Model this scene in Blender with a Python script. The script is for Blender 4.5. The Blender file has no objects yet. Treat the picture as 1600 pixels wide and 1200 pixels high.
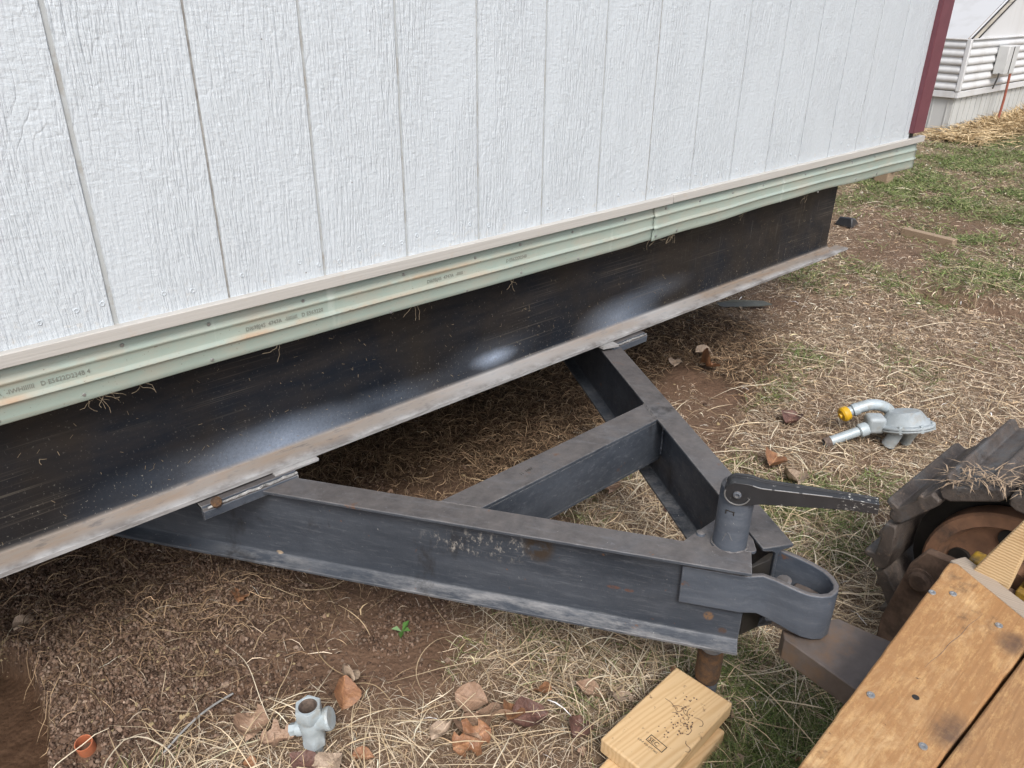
import bpy, math, random
import numpy as np
from mathutils import Vector, Matrix

R = math.radians
random.seed(7)
rng = np.random.default_rng(11)
scene = bpy.context.scene
COL = scene.collection

# ------------------------------------------------------------------ camera
cam_d = bpy.data.cameras.new('camera')
cam = bpy.data.objects.new('camera', cam_d)
COL.objects.link(cam)
CR = Vector((0.746072, -0.665792, 0.010168)); CU = Vector((0.2918, 0.3407, 0.8937)); CF = Vector((0.59853, 0.66385, -0.44870))
CF.normalize(); CU = (CU - CF * CU.dot(CF)).normalized(); CR = CF.cross(CU)
mw = Matrix.Identity(4)
for i in range(3):
    mw[i][0] = CR[i]; mw[i][1] = CU[i]; mw[i][2] = -CF[i]
CAM = Vector((-0.32762, -1.39683, 1.39102))
mw.translation = CAM
cam.matrix_world = mw
cam_d.sensor_width = 36.0
cam_d.lens = 36.0 * 1218.9 / 1600.0
cam_d.clip_start = 0.02
cam_d.clip_end = 500
scene.camera = cam

# ------------------------------------------------------------------ sky, sun, exposure
SUN_EL, SUN_AZ = R(50), R(212)        # azimuth measured clockwise from +Y
world = bpy.data.worlds.new('World'); scene.world = world; world.use_nodes = True
wt = world.node_tree
bg = wt.nodes['Background']
sky = wt.nodes.new('ShaderNodeTexSky'); sky.sky_type = 'NISHITA'; sky.sun_disc = False
sky.sun_elevation = SUN_EL; sky.sun_rotation = SUN_AZ
sky.dust_density = 4.0; sky.air_density = 1.0; sky.ozone_density = 1.0
hsv = wt.nodes.new('ShaderNodeHueSaturation'); hsv.inputs['Saturation'].default_value = 0.62
wt.links.new(sky.outputs[0], hsv.inputs['Color']); wt.links.new(hsv.outputs[0], bg.inputs['Color'])
bg.inputs['Strength'].default_value = 0.15
sl = bpy.data.lights.new('sun', 'SUN'); sl.energy = 1.5; sl.angle = R(18); sl.color = (1.0, 0.97, 0.93)
so = bpy.data.objects.new('sun', sl); COL.objects.link(so)
sd = Vector((math.sin(SUN_AZ) * math.cos(SUN_EL), math.cos(SUN_AZ) * math.cos(SUN_EL), math.sin(SUN_EL)))
so.rotation_euler = sd.to_track_quat('Z', 'Y').to_euler()
scene.view_settings.view_transform = 'Standard'
scene.view_settings.look = 'None'
scene.view_settings.exposure = 0.52
scene.view_settings.gamma = 1.0
scene.view_settings.use_curve_mapping = False

# ------------------------------------------------------------------ mesh helpers
class MB:
    def __init__(s): s.v = []; s.f = []
    def add(s, vs, fs):
        o = len(s.v); s.v += [tuple(v) for v in vs]; s.f += [tuple(i + o for i in f) for f in fs]; return s
    def box(s, c, d, m=None):
        vs = []
        for x in (-.5, .5):
            for y in (-.5, .5):
                for z in (-.5, .5):
                    p = Vector((x * d[0], y * d[1], z * d[2]))
                    if m is not None: p = m @ p
                    vs.append(p + Vector(c))
        return s.add(vs, [(0, 1, 3, 2), (4, 6, 7, 5), (0, 4, 5, 1), (2, 3, 7, 6), (0, 2, 6, 4), (1, 5, 7, 3)])
    def bx(s, x0, x1, y0, y1, z0, z1):
        return s.box(((x0 + x1) / 2, (y0 + y1) / 2, (z0 + z1) / 2), (x1 - x0, y1 - y0, z1 - z0))
    def prism(s, poly, z0, z1):                # poly: xy ring (ccw)
        n = len(poly)
        vs = [(p[0], p[1], z0) for p in poly] + [(p[0], p[1], z1) for p in poly]
        return s.add(vs, [tuple(range(n - 1, -1, -1)), tuple(range(n, 2 * n))] + [(i, (i + 1) % n, n + (i + 1) % n, n + i) for i in range(n)])
    def sweep(s, ring, frames, caps=True):     # ring: (a,b) list; frames: (origin, A, B)
        n = len(ring); vs = []; fs = []
        for o, A, B in frames:
            for a, b in ring: vs.append(Vector(o) + Vector(A) * a + Vector(B) * b)
        for k in range(len(frames) - 1):
            for i in range(n):
                j = (i + 1) % n
                fs.append((k * n + i, k * n + j, (k + 1) * n + j, (k + 1) * n + i))
        if caps:
            fs.append(tuple(range(n - 1, -1, -1))); fs.append(tuple((len(frames) - 1) * n + i for i in range(n)))
        return s.add(vs, fs)
    def tube(s, pts, rad, n=12, caps=True):
        pts = [Vector(p) for p in pts]
        if not hasattr(rad, '__len__'): rad = [rad] * len(pts)
        up = None; vs = []; fs = []
        for k, p in enumerate(pts):
            t = (pts[min(k + 1, len(pts) - 1)] - pts[max(k - 1, 0)])
            if t.length < 1e-9: t = Vector((0, 0, 1))
            t.normalize()
            if up is None:
                up = Vector((0, 0, 1)) if abs(t.z) < .9 else Vector((1, 0, 0))
            a = (up - t * up.dot(t)).normalized(); b = t.cross(a); up = a
            for i in range(n):
                an = 2 * math.pi * i / n
                vs.append(p + (a * math.cos(an) + b * math.sin(an)) * rad[k])
        for k in range(len(pts) - 1):
            for i in range(n):
                j = (i + 1) % n
                fs.append((k * n + i, k * n + j, (k + 1) * n + j, (k + 1) * n + i))
        if caps:
            fs.append(tuple(range(n - 1, -1, -1))); fs.append(tuple((len(pts) - 1) * n + i for i in range(n)))
        return s.add(vs, fs)
    def lathe(s, prof, o, ax, n=24, hexa=None):   # prof: (radius, height) along axis; open ended unless radius 0
        ax = Vector(ax).normalized()
        u = (Vector((0, 0, 1)) if abs(ax.z) < .9 else Vector((1, 0, 0))); u = (u - ax * u.dot(ax)).normalized(); w = ax.cross(u)
        vs = []; fs = []
        for pr_ in prof:
            r0_, h_ = pr_[0], pr_[1]
            for i in range(n):
                an = 2 * math.pi * i / n; r_ = r0_
                if len(pr_) > 2: r_ = r0_ * .866 / math.cos((an % (math.pi / 3)) - math.pi / 6)
                vs.append(Vector(o) + ax * h_ + (u * math.cos(an) + w * math.sin(an)) * r_)
        for k in range(len(prof) - 1):
            for i in range(n):
                j = (i + 1) % n
                fs.append((k * n + i, k * n + j, (k + 1) * n + j, (k + 1) * n + i))
        return s.add(vs, fs)
    def obj(s, name, mat, parent=None, bevel=0, seg=2, smooth=False, angle=35):
        me = bpy.data.meshes.new(name); me.from_pydata(s.v, [], s.f); me.validate(); me.update()
        # consistent outward normals
        import bmesh
        bm = bmesh.new(); bm.from_mesh(me); bmesh.ops.recalc_face_normals(bm, faces=bm.faces[:]); bm.to_mesh(me); bm.free()
        me.materials.append(mat)
        o = bpy.data.objects.new(name, me); COL.objects.link(o)
        if smooth or bevel:
            me.polygons.foreach_set('use_smooth', [True] * len(me.polygons))
            try: me.set_sharp_from_angle(angle=R(angle))
            except Exception: pass
        if bevel:
            b = o.modifiers.new('bevel', 'BEVEL'); b.width = bevel; b.segments = seg; b.limit_method = 'ANGLE'; b.angle_limit = R(40)
            b.harden_normals = False
        if parent is not None: attach(o, parent)
        return o

def world_of(o):
    l = Vector(o.location)
    while o.parent is not None:
        o = o.parent; l = l + Vector(o.location)
    return l
def attach(o, parent):
    o.parent = parent
    if parent.type == 'EMPTY': o.location = -world_of(parent)      # children are modelled in world coordinates
def thing(name, label, cat, loc, group=None):
    o = bpy.data.objects.new(name, None); COL.objects.link(o); o.location = loc
    o.empty_display_size = .05
    o['label'] = label; o['category'] = cat
    if group: o['group'] = group
    return o
def tag(o, label, cat, group=None):
    o['label'] = label; o['category'] = cat
    if group: o['group'] = group
    return o

# ------------------------------------------------------------------ numpy noise
def _hash(ix, iy, seed):
    h = (ix.astype(np.int64) * 374761393 + iy.astype(np.int64) * 668265263 + seed * 974711) & 0x7fffffff
    h = ((h ^ (h >> 13)) * 1274126177) & 0x7fffffff
    return ((h ^ (h >> 16)) & 0xffff) / 65535.0
def vnoise(x, y, seed=0):
    x = np.asarray(x, float); y = np.asarray(y, float)
    ix = np.floor(x); iy = np.floor(y); fx = x - ix; fy = y - iy
    fx = fx * fx * (3 - 2 * fx); fy = fy * fy * (3 - 2 * fy)
    a = _hash(ix, iy, seed); b = _hash(ix + 1, iy, seed); c = _hash(ix, iy + 1, seed); d = _hash(ix + 1, iy + 1, seed)
    return (a * (1 - fx) + b * fx) * (1 - fy) + (c * (1 - fx) + d * fx) * fy
def fbm(x, y, oct=4, seed=0):
    s = 0; a = .5; t = 0
    for k in range(oct):
        s = s + a * vnoise(np.asarray(x) * 2 ** k + 17.3 * k, np.asarray(y) * 2 ** k - 9.1 * k, seed + k); t += a; a *= .5
    return s / t
def inpoly(x, y, poly):
    c = np.zeros(x.shape, bool); n = len(poly); j = n - 1
    for i in range(n):
        xi, yi = poly[i]; xj, yj = poly[j]
        if yi != yj:
            c ^= ((yi > y) != (yj > y)) & (x < (xj - xi) * (y - yi) / (yj - yi) + xi)
        j = i
    return c
def softpoly(x, y, poly, warp=.06, seed=0, soft=.05):
    acc = 0
    for k in range(4):
        wx = (fbm(x * 5, y * 5, 3, seed + 50) - .5) * 2 * warp + (0, soft, -soft, 0)[k]
        wy = (fbm(x * 5 + 31, y * 5 + 7, 3, seed + 60) - .5) * 2 * warp + (soft, 0, 0, -soft)[k]
        acc = acc + inpoly(x + wx, y + wy, poly)
    return acc / 4.0
SOIL_A = [(-.40, -.30), (-.28, -.2), (-.16, -.13), (-.04, -.14), (.12, -.21), (.27, -.33), (.48, -.31), (.60, -.17), (.74, -.10), (1.0, -.01), (1.04, .23), (1.06, .47), (.95, .87), (.57, 1.48), (-.04, 2.7), (-4, 4), (-4, .3)]
UNDER = [(-3, .02), (.5, .05), (1.3, .2), (2.0, .45), (2.6, .75), (3.0, 1.0), (4.2, 1.6), (4.5, 9), (-3, 9)]
ROOTDARK = [(.53, .57), (.76, .91), (1.3, 1.3), (1.6, .8), (1.04, .34), (.79, .40)]
ROOTBROWN = [(.96, .3), (1.27, .74), (1.91, .83), (2.35, .85), (2.82, .67), (2.70, .28), (2.42, -.05), (2.02, -.05), (2.22, .3), (1.75, .19), (1.47, .07), (1.15, .10)]
SOIL_B = [(1.95, .36), (2.25, .30), (2.2, .05), (1.95, -.13), (1.70, -.25), (1.58, -.2), (1.75, .05)]
GREEN1 = [(1.45, -.30), (1.85, -.56), (1.51, -.80), (1.3, -.74), (1.34, -.45)]
GREEN2 = [(.82, -.70), (1.0, -.75), (1.10, -1.0), (.75, -1.2), (.56, -1.0), (.62, -.86)]
PIT = [(-.8, -.3), (-.33, -.06), (-.275, .14), (-.265, .32), (-.33, .42), (-.9, .5)]
TRENCH = [(3.98, .12), (4.02, -.17), (4.02, -.9), (3.87, -.9), (3.78, -.16), (3.80, .08)]
BROWNFAR = [(5.29, 1.11), (6.22, .85), (5.84, .2), (5.02, -.07), (4.72, .18), (4.03, .44), (4.44, .77)]
GREENFAR = [(5.0, 1.5), (7.0, 1.9), (11, 1.9), (12, -4), (7.2, -3), (5.6, -.3), (6.4, .75), (5.5, 1.1)]
GREENMID = [(4.1, .05), (4.9, .5), (5.3, .2), (5.4, -.4), (4.4, -.5)]
def masks_raw(x, y):
    """straw cover, green cover, fine-root cover, 0..1 each"""
    soil = softpoly(x, y, SOIL_A, .07, 1)
    soil = np.maximum(soil, softpoly(x, y, UNDER, .10, 2, .08) * .75)
    sb = softpoly(x, y, SOIL_B, .06, 3)
    rd = softpoly(x, y, ROOTDARK, .08, 4); rb = softpoly(x, y, ROOTBROWN, .10, 5)
    bf = softpoly(x, y, BROWNFAR, .25, 6, .12)
    tr = softpoly(x, y, TRENCH, .10, 7, .05)
    pt = softpoly(x, y, PIT, .01, 8, .006)
    n1 = fbm(x * 2.2, y * 2.2, 4, 20); n2 = fbm(x * .7, y * .7, 3, 30)
    straw = 1 - .97 * soil - .85 * sb - .80 * rb - .65 * bf - .95 * tr
    straw = np.clip(straw, 0, 1) * np.clip(.50 + 1.9 * (n1 - .36), .12, 1)
    green = .95 * softpoly(x, y, GREEN1, .10, 9, .07) + 1.0 * softpoly(x, y, GREEN2, .10, 10, .06) + .75 * softpoly(x, y, GREENFAR, .5, 12, .25) + .6 * softpoly(x, y, GREENMID, .25, 13, .1)
    g0 = np.clip((fbm(x * 3.1 + 40, y * 3.1, 3, 70) - .52) * 5, 0, 1)
    green = green * np.clip((fbm(x * 4, y * 4, 3, 71) - .33) * 4, .12, 1) + .22 * g0 * (1 - np.clip(soil + rb + sb, 0, 1))
    root = np.clip(rd + .95 * rb + .35 * softpoly(x, y, UNDER, .1, 2, .08), 0, 1) * (1 - .8 * sb)
    root = np.maximum(root, .18 * soil * np.clip((n1 - .35) * 4, 0, 1)) * (1 - pt)
    return np.clip(straw, 0, 1), np.clip(green, 0, 1), root, np.clip(pt, 0, 1), np.clip(soil + sb, 0, 1)
def height_raw(x, y):
    x = np.asarray(x, float); y = np.asarray(y, float)
    h = (fbm(x * 1.3, y * 1.3, 3, 80) - .5) * .030 + (fbm(x * 9, y * 9, 3, 81) - .5) * .010
    pt = softpoly(x, y, PIT, .012, 8, .006); tr = softpoly(x, y, TRENCH, .08, 7, .05)
    h = h - .075 * pt - .07 * tr
    h = h + .035 * np.exp(-((x + .15) ** 2 / .02 + (y - .25) ** 2 / .05)) + .05 * np.exp(-((x - .15) ** 2 / .25 + (y - .95) ** 2 / .12))
    lump = softpoly(x, y, SOIL_A, .07, 1)
    d = np.clip(1 - (x + .15) ** 2 / .5 - (y - .35) ** 2 / .35, 0, 1)
    h = h + lump * (fbm(x * 34, y * 34, 3, 82) - .5) * (.008 + .022 * d) * (1 - pt)
    return h
class Grid:
    def __init__(s, x0, x1, y0, y1, st):
        s.x0, s.y0, s.st = x0, y0, st
        s.gx = np.arange(x0, x1 + st, st); s.gy = np.arange(y0, y1 + st, st); s.x1, s.y1 = s.gx[-1], s.gy[-1]
        X, Y = np.meshgrid(s.gx, s.gy, indexing='ij')
        s.d = np.stack(list(masks_raw(X, Y)) + [height_raw(X, Y)], -1)
    def at(s, x, y):
        u = np.clip((x - s.x0) / s.st, 0, len(s.gx) - 1.001); v = np.clip((y - s.y0) / s.st, 0, len(s.gy) - 1.001)
        i = u.astype(int); j = v.astype(int); fu = (u - i)[..., None]; fv = (v - j)[..., None]
        return (s.d[i, j] * (1 - fu) + s.d[i + 1, j] * fu) * (1 - fv) + (s.d[i, j + 1] * (1 - fu) + s.d[i + 1, j + 1] * fu) * fv
GF = Grid(-.9, 3.0, -1.4, 1.8, .0075); GC = Grid(-12, 24, -14, 12, .06)
def lookup(x, y):
    x = np.asarray(x, float); y = np.asarray(y, float)
    inn = (x > GF.x0) & (x < GF.x1) & (y > GF.y0) & (y < GF.y1)
    r = GC.at(x, y); r[inn] = GF.at(x[inn], y[inn]); return r
def masks(x, y): r = lookup(x, y); return tuple(r[..., k] for k in range(5))
def height(x, y): return lookup(x, y)[..., 5]
def hz(x, y): return float(height(np.array([x]), np.array([y]))[0])

# ------------------------------------------------------------------ node helpers
class NT:
    def __init__(s, name):
        s.m = bpy.data.materials.new(name); s.m.use_nodes = True; s.t = s.m.node_tree
        s.b = s.t.nodes['Principled BSDF']; s.tc = None
    def n(s, typ, **kw):
        nd = s.t.nodes.new(typ)
        for k, v in kw.items(): setattr(nd, k, v)
        return nd
    def put(s, sock, v):
        if isinstance(v, bpy.types.NodeSocket): s.t.links.new(v, sock)
        elif isinstance(v, (tuple, list)) and len(v) == 3 and sock.type == 'RGBA': sock.default_value = (*v, 1)
        else: sock.default_value = v
    def obj(s):
        if s.tc is None: s.tc = s.n('ShaderNodeTexCoord')
        return s.tc.outputs['Object']
    def pos(s): return s.n('ShaderNodeNewGeometry').outputs['Position']
    def map(s, v, scale=(1, 1, 1), loc=(0, 0, 0), rot=(0, 0, 0)):
        m = s.n('ShaderNodeMapping'); s.put(m.inputs[0], v); m.inputs['Scale'].default_value = scale; m.inputs['Location'].default_value = loc; m.inputs['Rotation'].default_value = rot
        return m.outputs[0]
    def noise(s, v, scale, detail=4, rough=.55, dist=0):
        n = s.n('ShaderNodeTexNoise'); s.put(n.inputs['Vector'], v); n.inputs['Scale'].default_value = scale; n.inputs['Detail'].default_value = detail
        n.inputs['Roughness'].default_value = rough; n.inputs['Distortion'].default_value = dist
        return n.outputs[0]
    def vor(s, v, scale, feature='F1'):
        n = s.n('ShaderNodeTexVoronoi'); n.feature = feature; s.put(n.inputs['Vector'], v); n.inputs['Scale'].default_value = scale
        return n.outputs[0]
    def wave(s, v, scale, dist=4, detail=3, dscale=1, typ='BANDS', direction='X'):
        n = s.n('ShaderNodeTexWave'); n.wave_type = typ
        if typ == 'BANDS': n.bands_direction = direction
        s.put(n.inputs['Vector'], v); n.inputs['Scale'].default_value = scale; n.inputs['Distortion'].default_value = dist; n.inputs['Detail'].default_value = detail; n.inputs['Detail Scale'].default_value = dscale
        return n.outputs['Fac']
    def ramp(s, f, stops, interp='LINEAR'):
        r = s.n('ShaderNodeValToRGB'); e = r.color_ramp.elements; r.color_ramp.interpolation = interp
        while len(e) > 1: e.remove(e[0])
        for k, (p, c) in enumerate(stops):
            q = e[0] if k == 0 else e.new(p)
            q.position = p; q.color = (c, c, c, 1) if not hasattr(c, '__len__') else (*c, 1)
        s.put(r.inputs[0], f); return r.outputs[0]
    def math(s, op, a, b=0, clamp=False):
        m = s.n('ShaderNodeMath', operation=op); m.use_clamp = clamp; s.put(m.inputs[0], a); s.put(m.inputs[1], b); return m.outputs[0]
    def mix(s, f, a, b, mode='MIX'):
        m = s.n('ShaderNodeMix'); m.data_type = 'RGBA'; m.blend_type = mode; m.clamp_factor = True
        s.put(m.inputs[0], f); s.put(m.inputs[6], a); s.put(m.inputs[7], b); return m.outputs[2]
    def xyz(s, v):
        x = s.n('ShaderNodeSeparateXYZ'); s.put(x.inputs[0], v); return x.outputs
    def blob(s, v, c, r):            # 1 at centre c fading to 0 at ellipsoid radii r
        m = s.map(v, scale=tuple(1 / k for k in r), loc=tuple(-a / k for a, k in zip(c, r)))
        g = s.n('ShaderNodeTexGradient'); g.gradient_type = 'SPHERICAL'; s.put(g.inputs[0], m); return g.outputs['Fac']
    def attr(s, name):
        a = s.n('ShaderNodeAttribute'); a.attribute_name = name; return a
    def bump(s, h, strength=.4, dist=.005, normal=None):
        b = s.n('ShaderNodeBump'); s.put(b.inputs['Height'], h); b.inputs['Strength'].default_value = strength; b.inputs['Distance'].default_value = dist
        if normal is not None: s.put(b.inputs['Normal'], normal)
        return b.outputs[0]
    def out(s, color, rough=.6, metal=0, normal=None, spec=.5):
        s.put(s.b.inputs['Base Color'], color); s.put(s.b.inputs['Roughness'], rough); s.put(s.b.inputs['Metallic'], metal)
        s.b.inputs['Specular IOR Level'].default_value = spec
        if normal is not None: s.put(s.b.inputs['Normal'], normal)
        return s.m

def simple(name, c1, c2, rough=.6, scale=20, bump=.2, metal=0, dirt=None, bscale=None):
    n = NT(name); o = n.pos()
    f = n.noise(o, scale, 6, .65)
    col = n.mix(n.ramp(f, [(.3, 0), (.7, 1)]), c1, c2)
    if dirt is not None:
        col = n.mix(n.ramp(n.noise(o, scale * .35, 5, .7), [(.52, 0), (.66, .85)]), col, dirt)
    return n.out(col, rough, metal, n.bump(n.noise(o, bscale or scale * 4, 5, .6), bump, .002))

# --- white embossed siding paint
def mat_siding():
    n = NT('white_siding_paint'); o = n.obj()
    info = n.n('ShaderNodeObjectInfo')
    cmb = n.n('ShaderNodeCombineXYZ'); 
    n.put(cmb.inputs[0], n.math('MULTIPLY', info.outputs['Random'], 37.0)); n.put(cmb.inputs[2], n.math('MULTIPLY', info.outputs['Random'], 91.0))
    va = n.n('ShaderNodeVectorMath', operation='ADD'); n.put(va.inputs[0], o); n.put(va.inputs[1], cmb.outputs[0])
    v = va.outputs[0]
    warp = n.noise(n.map(v, (3.0, 1, 1.3)), 1.0, 2, .5)
    wv = n.n('ShaderNodeVectorMath', operation='ADD'); c2 = n.n('ShaderNodeCombineXYZ')
    n.put(c2.inputs[0], n.math('MULTIPLY', warp, .055)); n.put(wv.inputs[0], v); n.put(wv.inputs[1], c2.outputs[0]); w = wv.outputs[0]
    grain = n.ramp(n.noise(n.map(w, (230, 1, 24)), 1.0, 2, .55), [(.34, 0), (.60, 1)])
    coarse = n.ramp(n.noise(n.map(w, (120, 1, 11)), 1.0, 3, .6), [(.38, 0), (.56, 1)])
    rip = n.noise(n.map(v, (34, 1, 150)), 1.0, 3, .6)            # cross saw texture
    lump = n.noise(n.map(v, (90, 90, 70)), 1.0, 4, .65)
    sel = n.ramp(n.noise(n.map(v, (11, 1, 1.6)), 1.0, 2, .5), [(.42, 0), (.58, 1)])
    sel2 = n.ramp(n.noise(n.map(v, (6, 1, 3.5), (5, 0, 3)), 1.0, 2, .5), [(.45, 0), (.62, 1)])
    # growth-ring contours around knots
    fld = n.noise(n.map(v, (7.5, 1, 1.9), (9, 0, 4)), 1.0, 3, .55)
    cont = n.ramp(n.math('FRACT', n.math('MULTIPLY', fld, 17)), [(.0, .9), (.10, 0), (.22, .55), (.9, 1)])
    csel = n.ramp(n.noise(n.map(v, (5, 1, 2.2), (2, 0, 8)), 1.0, 2, .5), [(.50, 0), (.58, 1)])
    h = n.math('MULTIPLY', grain, n.math('ADD', n.math('MULTIPLY', sel, .75), .30))
    h = n.math('ADD', h, n.math('MULTIPLY', n.math('MULTIPLY', coarse, sel2), .9))
    h = n.math('ADD', h, n.math('MULTIPLY', rip, .9)); h = n.math('ADD', h, n.math('MULTIPLY', lump, 1.25))
    h = n.math('ADD', h, n.math('MULTIPLY', n.math('MULTIPLY', cont, csel), .45))
    nr = n.bump(h, .58, .0023)
    stain = n.ramp(n.noise(n.map(v, (14, 1, 3)), 1.0, 5, .6), [(.58, 0), (.82, 1)])
    col = n.mix(n.math('MULTIPLY', stain, .16), (.525, .575, .616), (.48, .495, .485))
    sp = n.ramp(n.vor(n.map(v, (1, .4, 1)), 11), [(.010, 1), (.022, 0)])
    col = n.mix(n.math('MULTIPLY', sp, .8), col, (.10, .08, .07))
    # splashed soil low on the wall
    z = n.xyz(n.pos())[2]
    low = n.math('MULTIPLY', n.ramp(z, [(.885, 1), (.93, 0)]), n.ramp(n.noise(n.map(v, (60, 1, 60)), 1.0, 4, .7), [(.55, 0), (.75, .6)]))
    col = n.mix(low, col, (.55, .50, .42))
    return n.out(col, .30, 0, nr, .6)
M_SIDING = mat_siding()
M_GROOVE = simple('groove_paint', (.42, .45, .465), (.36, .375, .37), .7, 30, .2, 0, (.25, .22, .18))
M_GROOVED = simple('seam_dirt', (.38, .38, .36), (.17, .16, .15), .8, 60, .3)

def mat_trim():
    n = NT('beige_trim'); o = n.pos()
    g = n.noise(n.map(o, (6, 60, 320)), 1.0, 3, .6)
    col = n.mix(n.ramp(g, [(.3, 0), (.7, 1)]), (.40, .388, .362), (.465, .45, .425))
    col = n.mix(n.math('MULTIPLY', n.ramp(n.noise(o, 30, 5, .7), [(.60, 0), (.75, 1)]), .5), col, (.42, .34, .26))
    return n.out(col, .5, 0, n.bump(g, .35, .0012))
M_TRIM = mat_trim()

def mat_green():
    n = NT('pale_green_steel'); o = n.pos(); x, y, z = n.xyz(o)
    base = n.mix(n.ramp(n.noise(o, 7, 4, .6), [(.3, 0), (.7, 1)]), (.272, .338, .300), (.322, .378, .332))
    lines = n.ramp(n.noise(n.map(o, (1.6, 1, 60)), 1.0, 4, .65), [(.56, 0), (.68, 1)])
    ledge = n.math('MAXIMUM', n.ramp(n.math('ABSOLUTE', n.math('SUBTRACT', z, .8165)), [(.002, 1), (.010, 0)]), n.ramp(n.math('ABSOLUTE', n.math('SUBTRACT', z, .7835)), [(.002, 1), (.010, 0)]))
    patch = n.ramp(n.noise(n.map(o, (3.2, 1, 8)), 1.0, 5, .65), [(.46, 0), (.60, 1)])
    rust = n.math('MULTIPLY', n.math('MAXIMUM', n.math('MULTIPLY', ledge, .95), n.math('MULTIPLY', lines, .35)), patch)
    fade = n.ramp(x, [(.0, 1), (.30, .55)])
    rust = n.math('MULTIPLY', rust, n.ramp(n.math('MULTIPLY', x, .33), [(.1, .8), (.5, .25)]))
    col = n.mix(rust, base, (.42, .245, .13))
    dust = n.ramp(n.noise(n.map(o, (9, 1, 26)), 1.0, 6, .7), [(.46, 0), (.66, .70)])
    col = n.mix(dust, col, (.355, .342, .285))
    sp = n.ramp(n.noise(o, 210, 2, .5), [(.70, 0), (.76, .8)])
    col = n.mix(sp, col, (.16, .13, .10))
    wash = n.ramp(n.noise(n.map(o, (20, 1, 2)), 1.0, 3, .6), [(.62, 0), (.74, .5)])
    col = n.mix(wash, col, (.56, .60, .55))
    return n.out(col, .42, .0, n.bump(n.noise(o, 90, 3, .5), .12, .001))
M_GREEN = mat_green()
M_INK = simple('grey_ink', (.16, .17, .15), (.22, .22, .19), .7, 60, 0)

def mat_beam():
    n = NT('black_beam_paint'); o = n.pos(); x, y, z = n.xyz(o)
    base = n.mix(n.ramp(n.noise(n.map(o, (5, 1, 2.5)), 1.0, 3, .5), [(.38, 0), (.62, 1)]), (.0065, .009, .014), (.015, .013, .012))
    # brown dust in the upper half and towards the right end
    dust = n.math('MULTIPLY', n.ramp(z, [(.50, 0), (.66, 1)]), n.ramp(n.noise(n.map(o, (4.5, 1, 22)), 1.0, 5, .65), [(.40, 0), (.64, 1)]))
    dust = n.math('MAXIMUM', n.math('MULTIPLY', dust, .55), n.math('MULTIPLY', n.ramp(n.math('MULTIPLY', x, .33), [(.42, 0), (.86, .75)]), n.ramp(n.noise(n.map(o, (6, 1, 9)), 1.0, 5, .7), [(.36, 0), (.62, 1)])))
    col = n.mix(n.math('MULTIPLY', dust, .5), base, (.056, .044, .034))
    # soft bluish-white blotches along the lower part of the web
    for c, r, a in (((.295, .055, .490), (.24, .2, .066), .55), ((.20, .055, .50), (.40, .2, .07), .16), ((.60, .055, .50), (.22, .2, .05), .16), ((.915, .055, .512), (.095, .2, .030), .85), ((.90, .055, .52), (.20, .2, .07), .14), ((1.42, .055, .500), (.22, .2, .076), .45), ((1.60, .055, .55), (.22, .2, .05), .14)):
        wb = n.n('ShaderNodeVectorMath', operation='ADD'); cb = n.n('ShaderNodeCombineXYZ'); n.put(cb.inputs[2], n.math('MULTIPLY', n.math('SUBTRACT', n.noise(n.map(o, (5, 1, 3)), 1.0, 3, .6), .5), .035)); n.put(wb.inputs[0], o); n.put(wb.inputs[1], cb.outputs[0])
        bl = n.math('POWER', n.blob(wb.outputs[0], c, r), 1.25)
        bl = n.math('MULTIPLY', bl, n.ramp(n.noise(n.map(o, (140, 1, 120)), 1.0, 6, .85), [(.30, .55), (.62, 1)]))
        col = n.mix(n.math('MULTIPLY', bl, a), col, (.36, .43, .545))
    scr = n.ramp(n.noise(n.map(o, (1.6, 1, 260), rot=(0, .02, 0)), 1.0, 3, .6), [(.57, 0), (.66, 1)])
    scr = n.math('MULTIPLY', scr, n.ramp(n.noise(o, 3.1, 3, .6), [(.44, 0), (.62, .30)]))
    col = n.mix(scr, col, (.17, .15, .12))
    drip = n.math('MULTIPLY', n.ramp(n.noise(n.map(o, (110, 1, 7)), 1.0, 3, .6), [(.62, 0), (.72, .4)]), n.ramp(n.math('MULTIPLY', x, .33), [(.35, 0), (.7, 1)]))
    col = n.mix(drip, col, (.12, .11, .10))
    spk = n.ramp(n.noise(n.map(o, (190, 1, 150)), 1.0, 3, .7), [(.635, 0), (.69, .8)])
    spk = n.math('MULTIPLY', spk, n.ramp(z, [(.46, 1), (.60, .25)]))
    col = n.mix(spk, col, (.36, .34, .29))
    # flange: rusty tan dust on its upper face, scuffed grey lip
    fl = n.math('MULTIPLY', n.ramp(z, [(.478, 1), (.4815, 0)]), 1)
    tan = n.mix(n.ramp(n.noise(n.map(o, (8, 40, 1)), 1.0, 5, .7), [(.45, 0), (.7, 1)]), (.225, .195, .168), (.235, .170, .118))
    tan = n.mix(n.ramp(n.noise(n.map(o, (22, 70, 40)), 1.0, 4, .7), [(.55, 0), (.7, .75)]), tan, (.07, .07, .075))
    tan = n.mix(n.ramp(n.noise(n.map(o, (2, 1, 1)), 1.0, 2, .5), [(.45, 0), (.7, .5)]), tan, (.40, .42, .44))
    lipc = n.mix(n.ramp(n.noise(n.map(o, (9, 1, 60)), 1.0, 5, .7), [(.40, 0), (.62, 1)]), (.335, .335, .335), (.16, .15, .145))
    tan = n.mix(n.ramp(y, [(.004, 1), (.024, 0)]), tan, lipc)
    col = n.mix(fl, col, tan)
    rough = n.ramp(n.noise(o, 9, 4, .6), [(.3, .42), (.7, .62)])
    return n.out(col, rough, 0, n.bump(n.noise(n.map(o, (8, 8, 120)), 1.0, 4, .6), .12, .001), .22)
M_BEAM = mat_beam()

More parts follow.
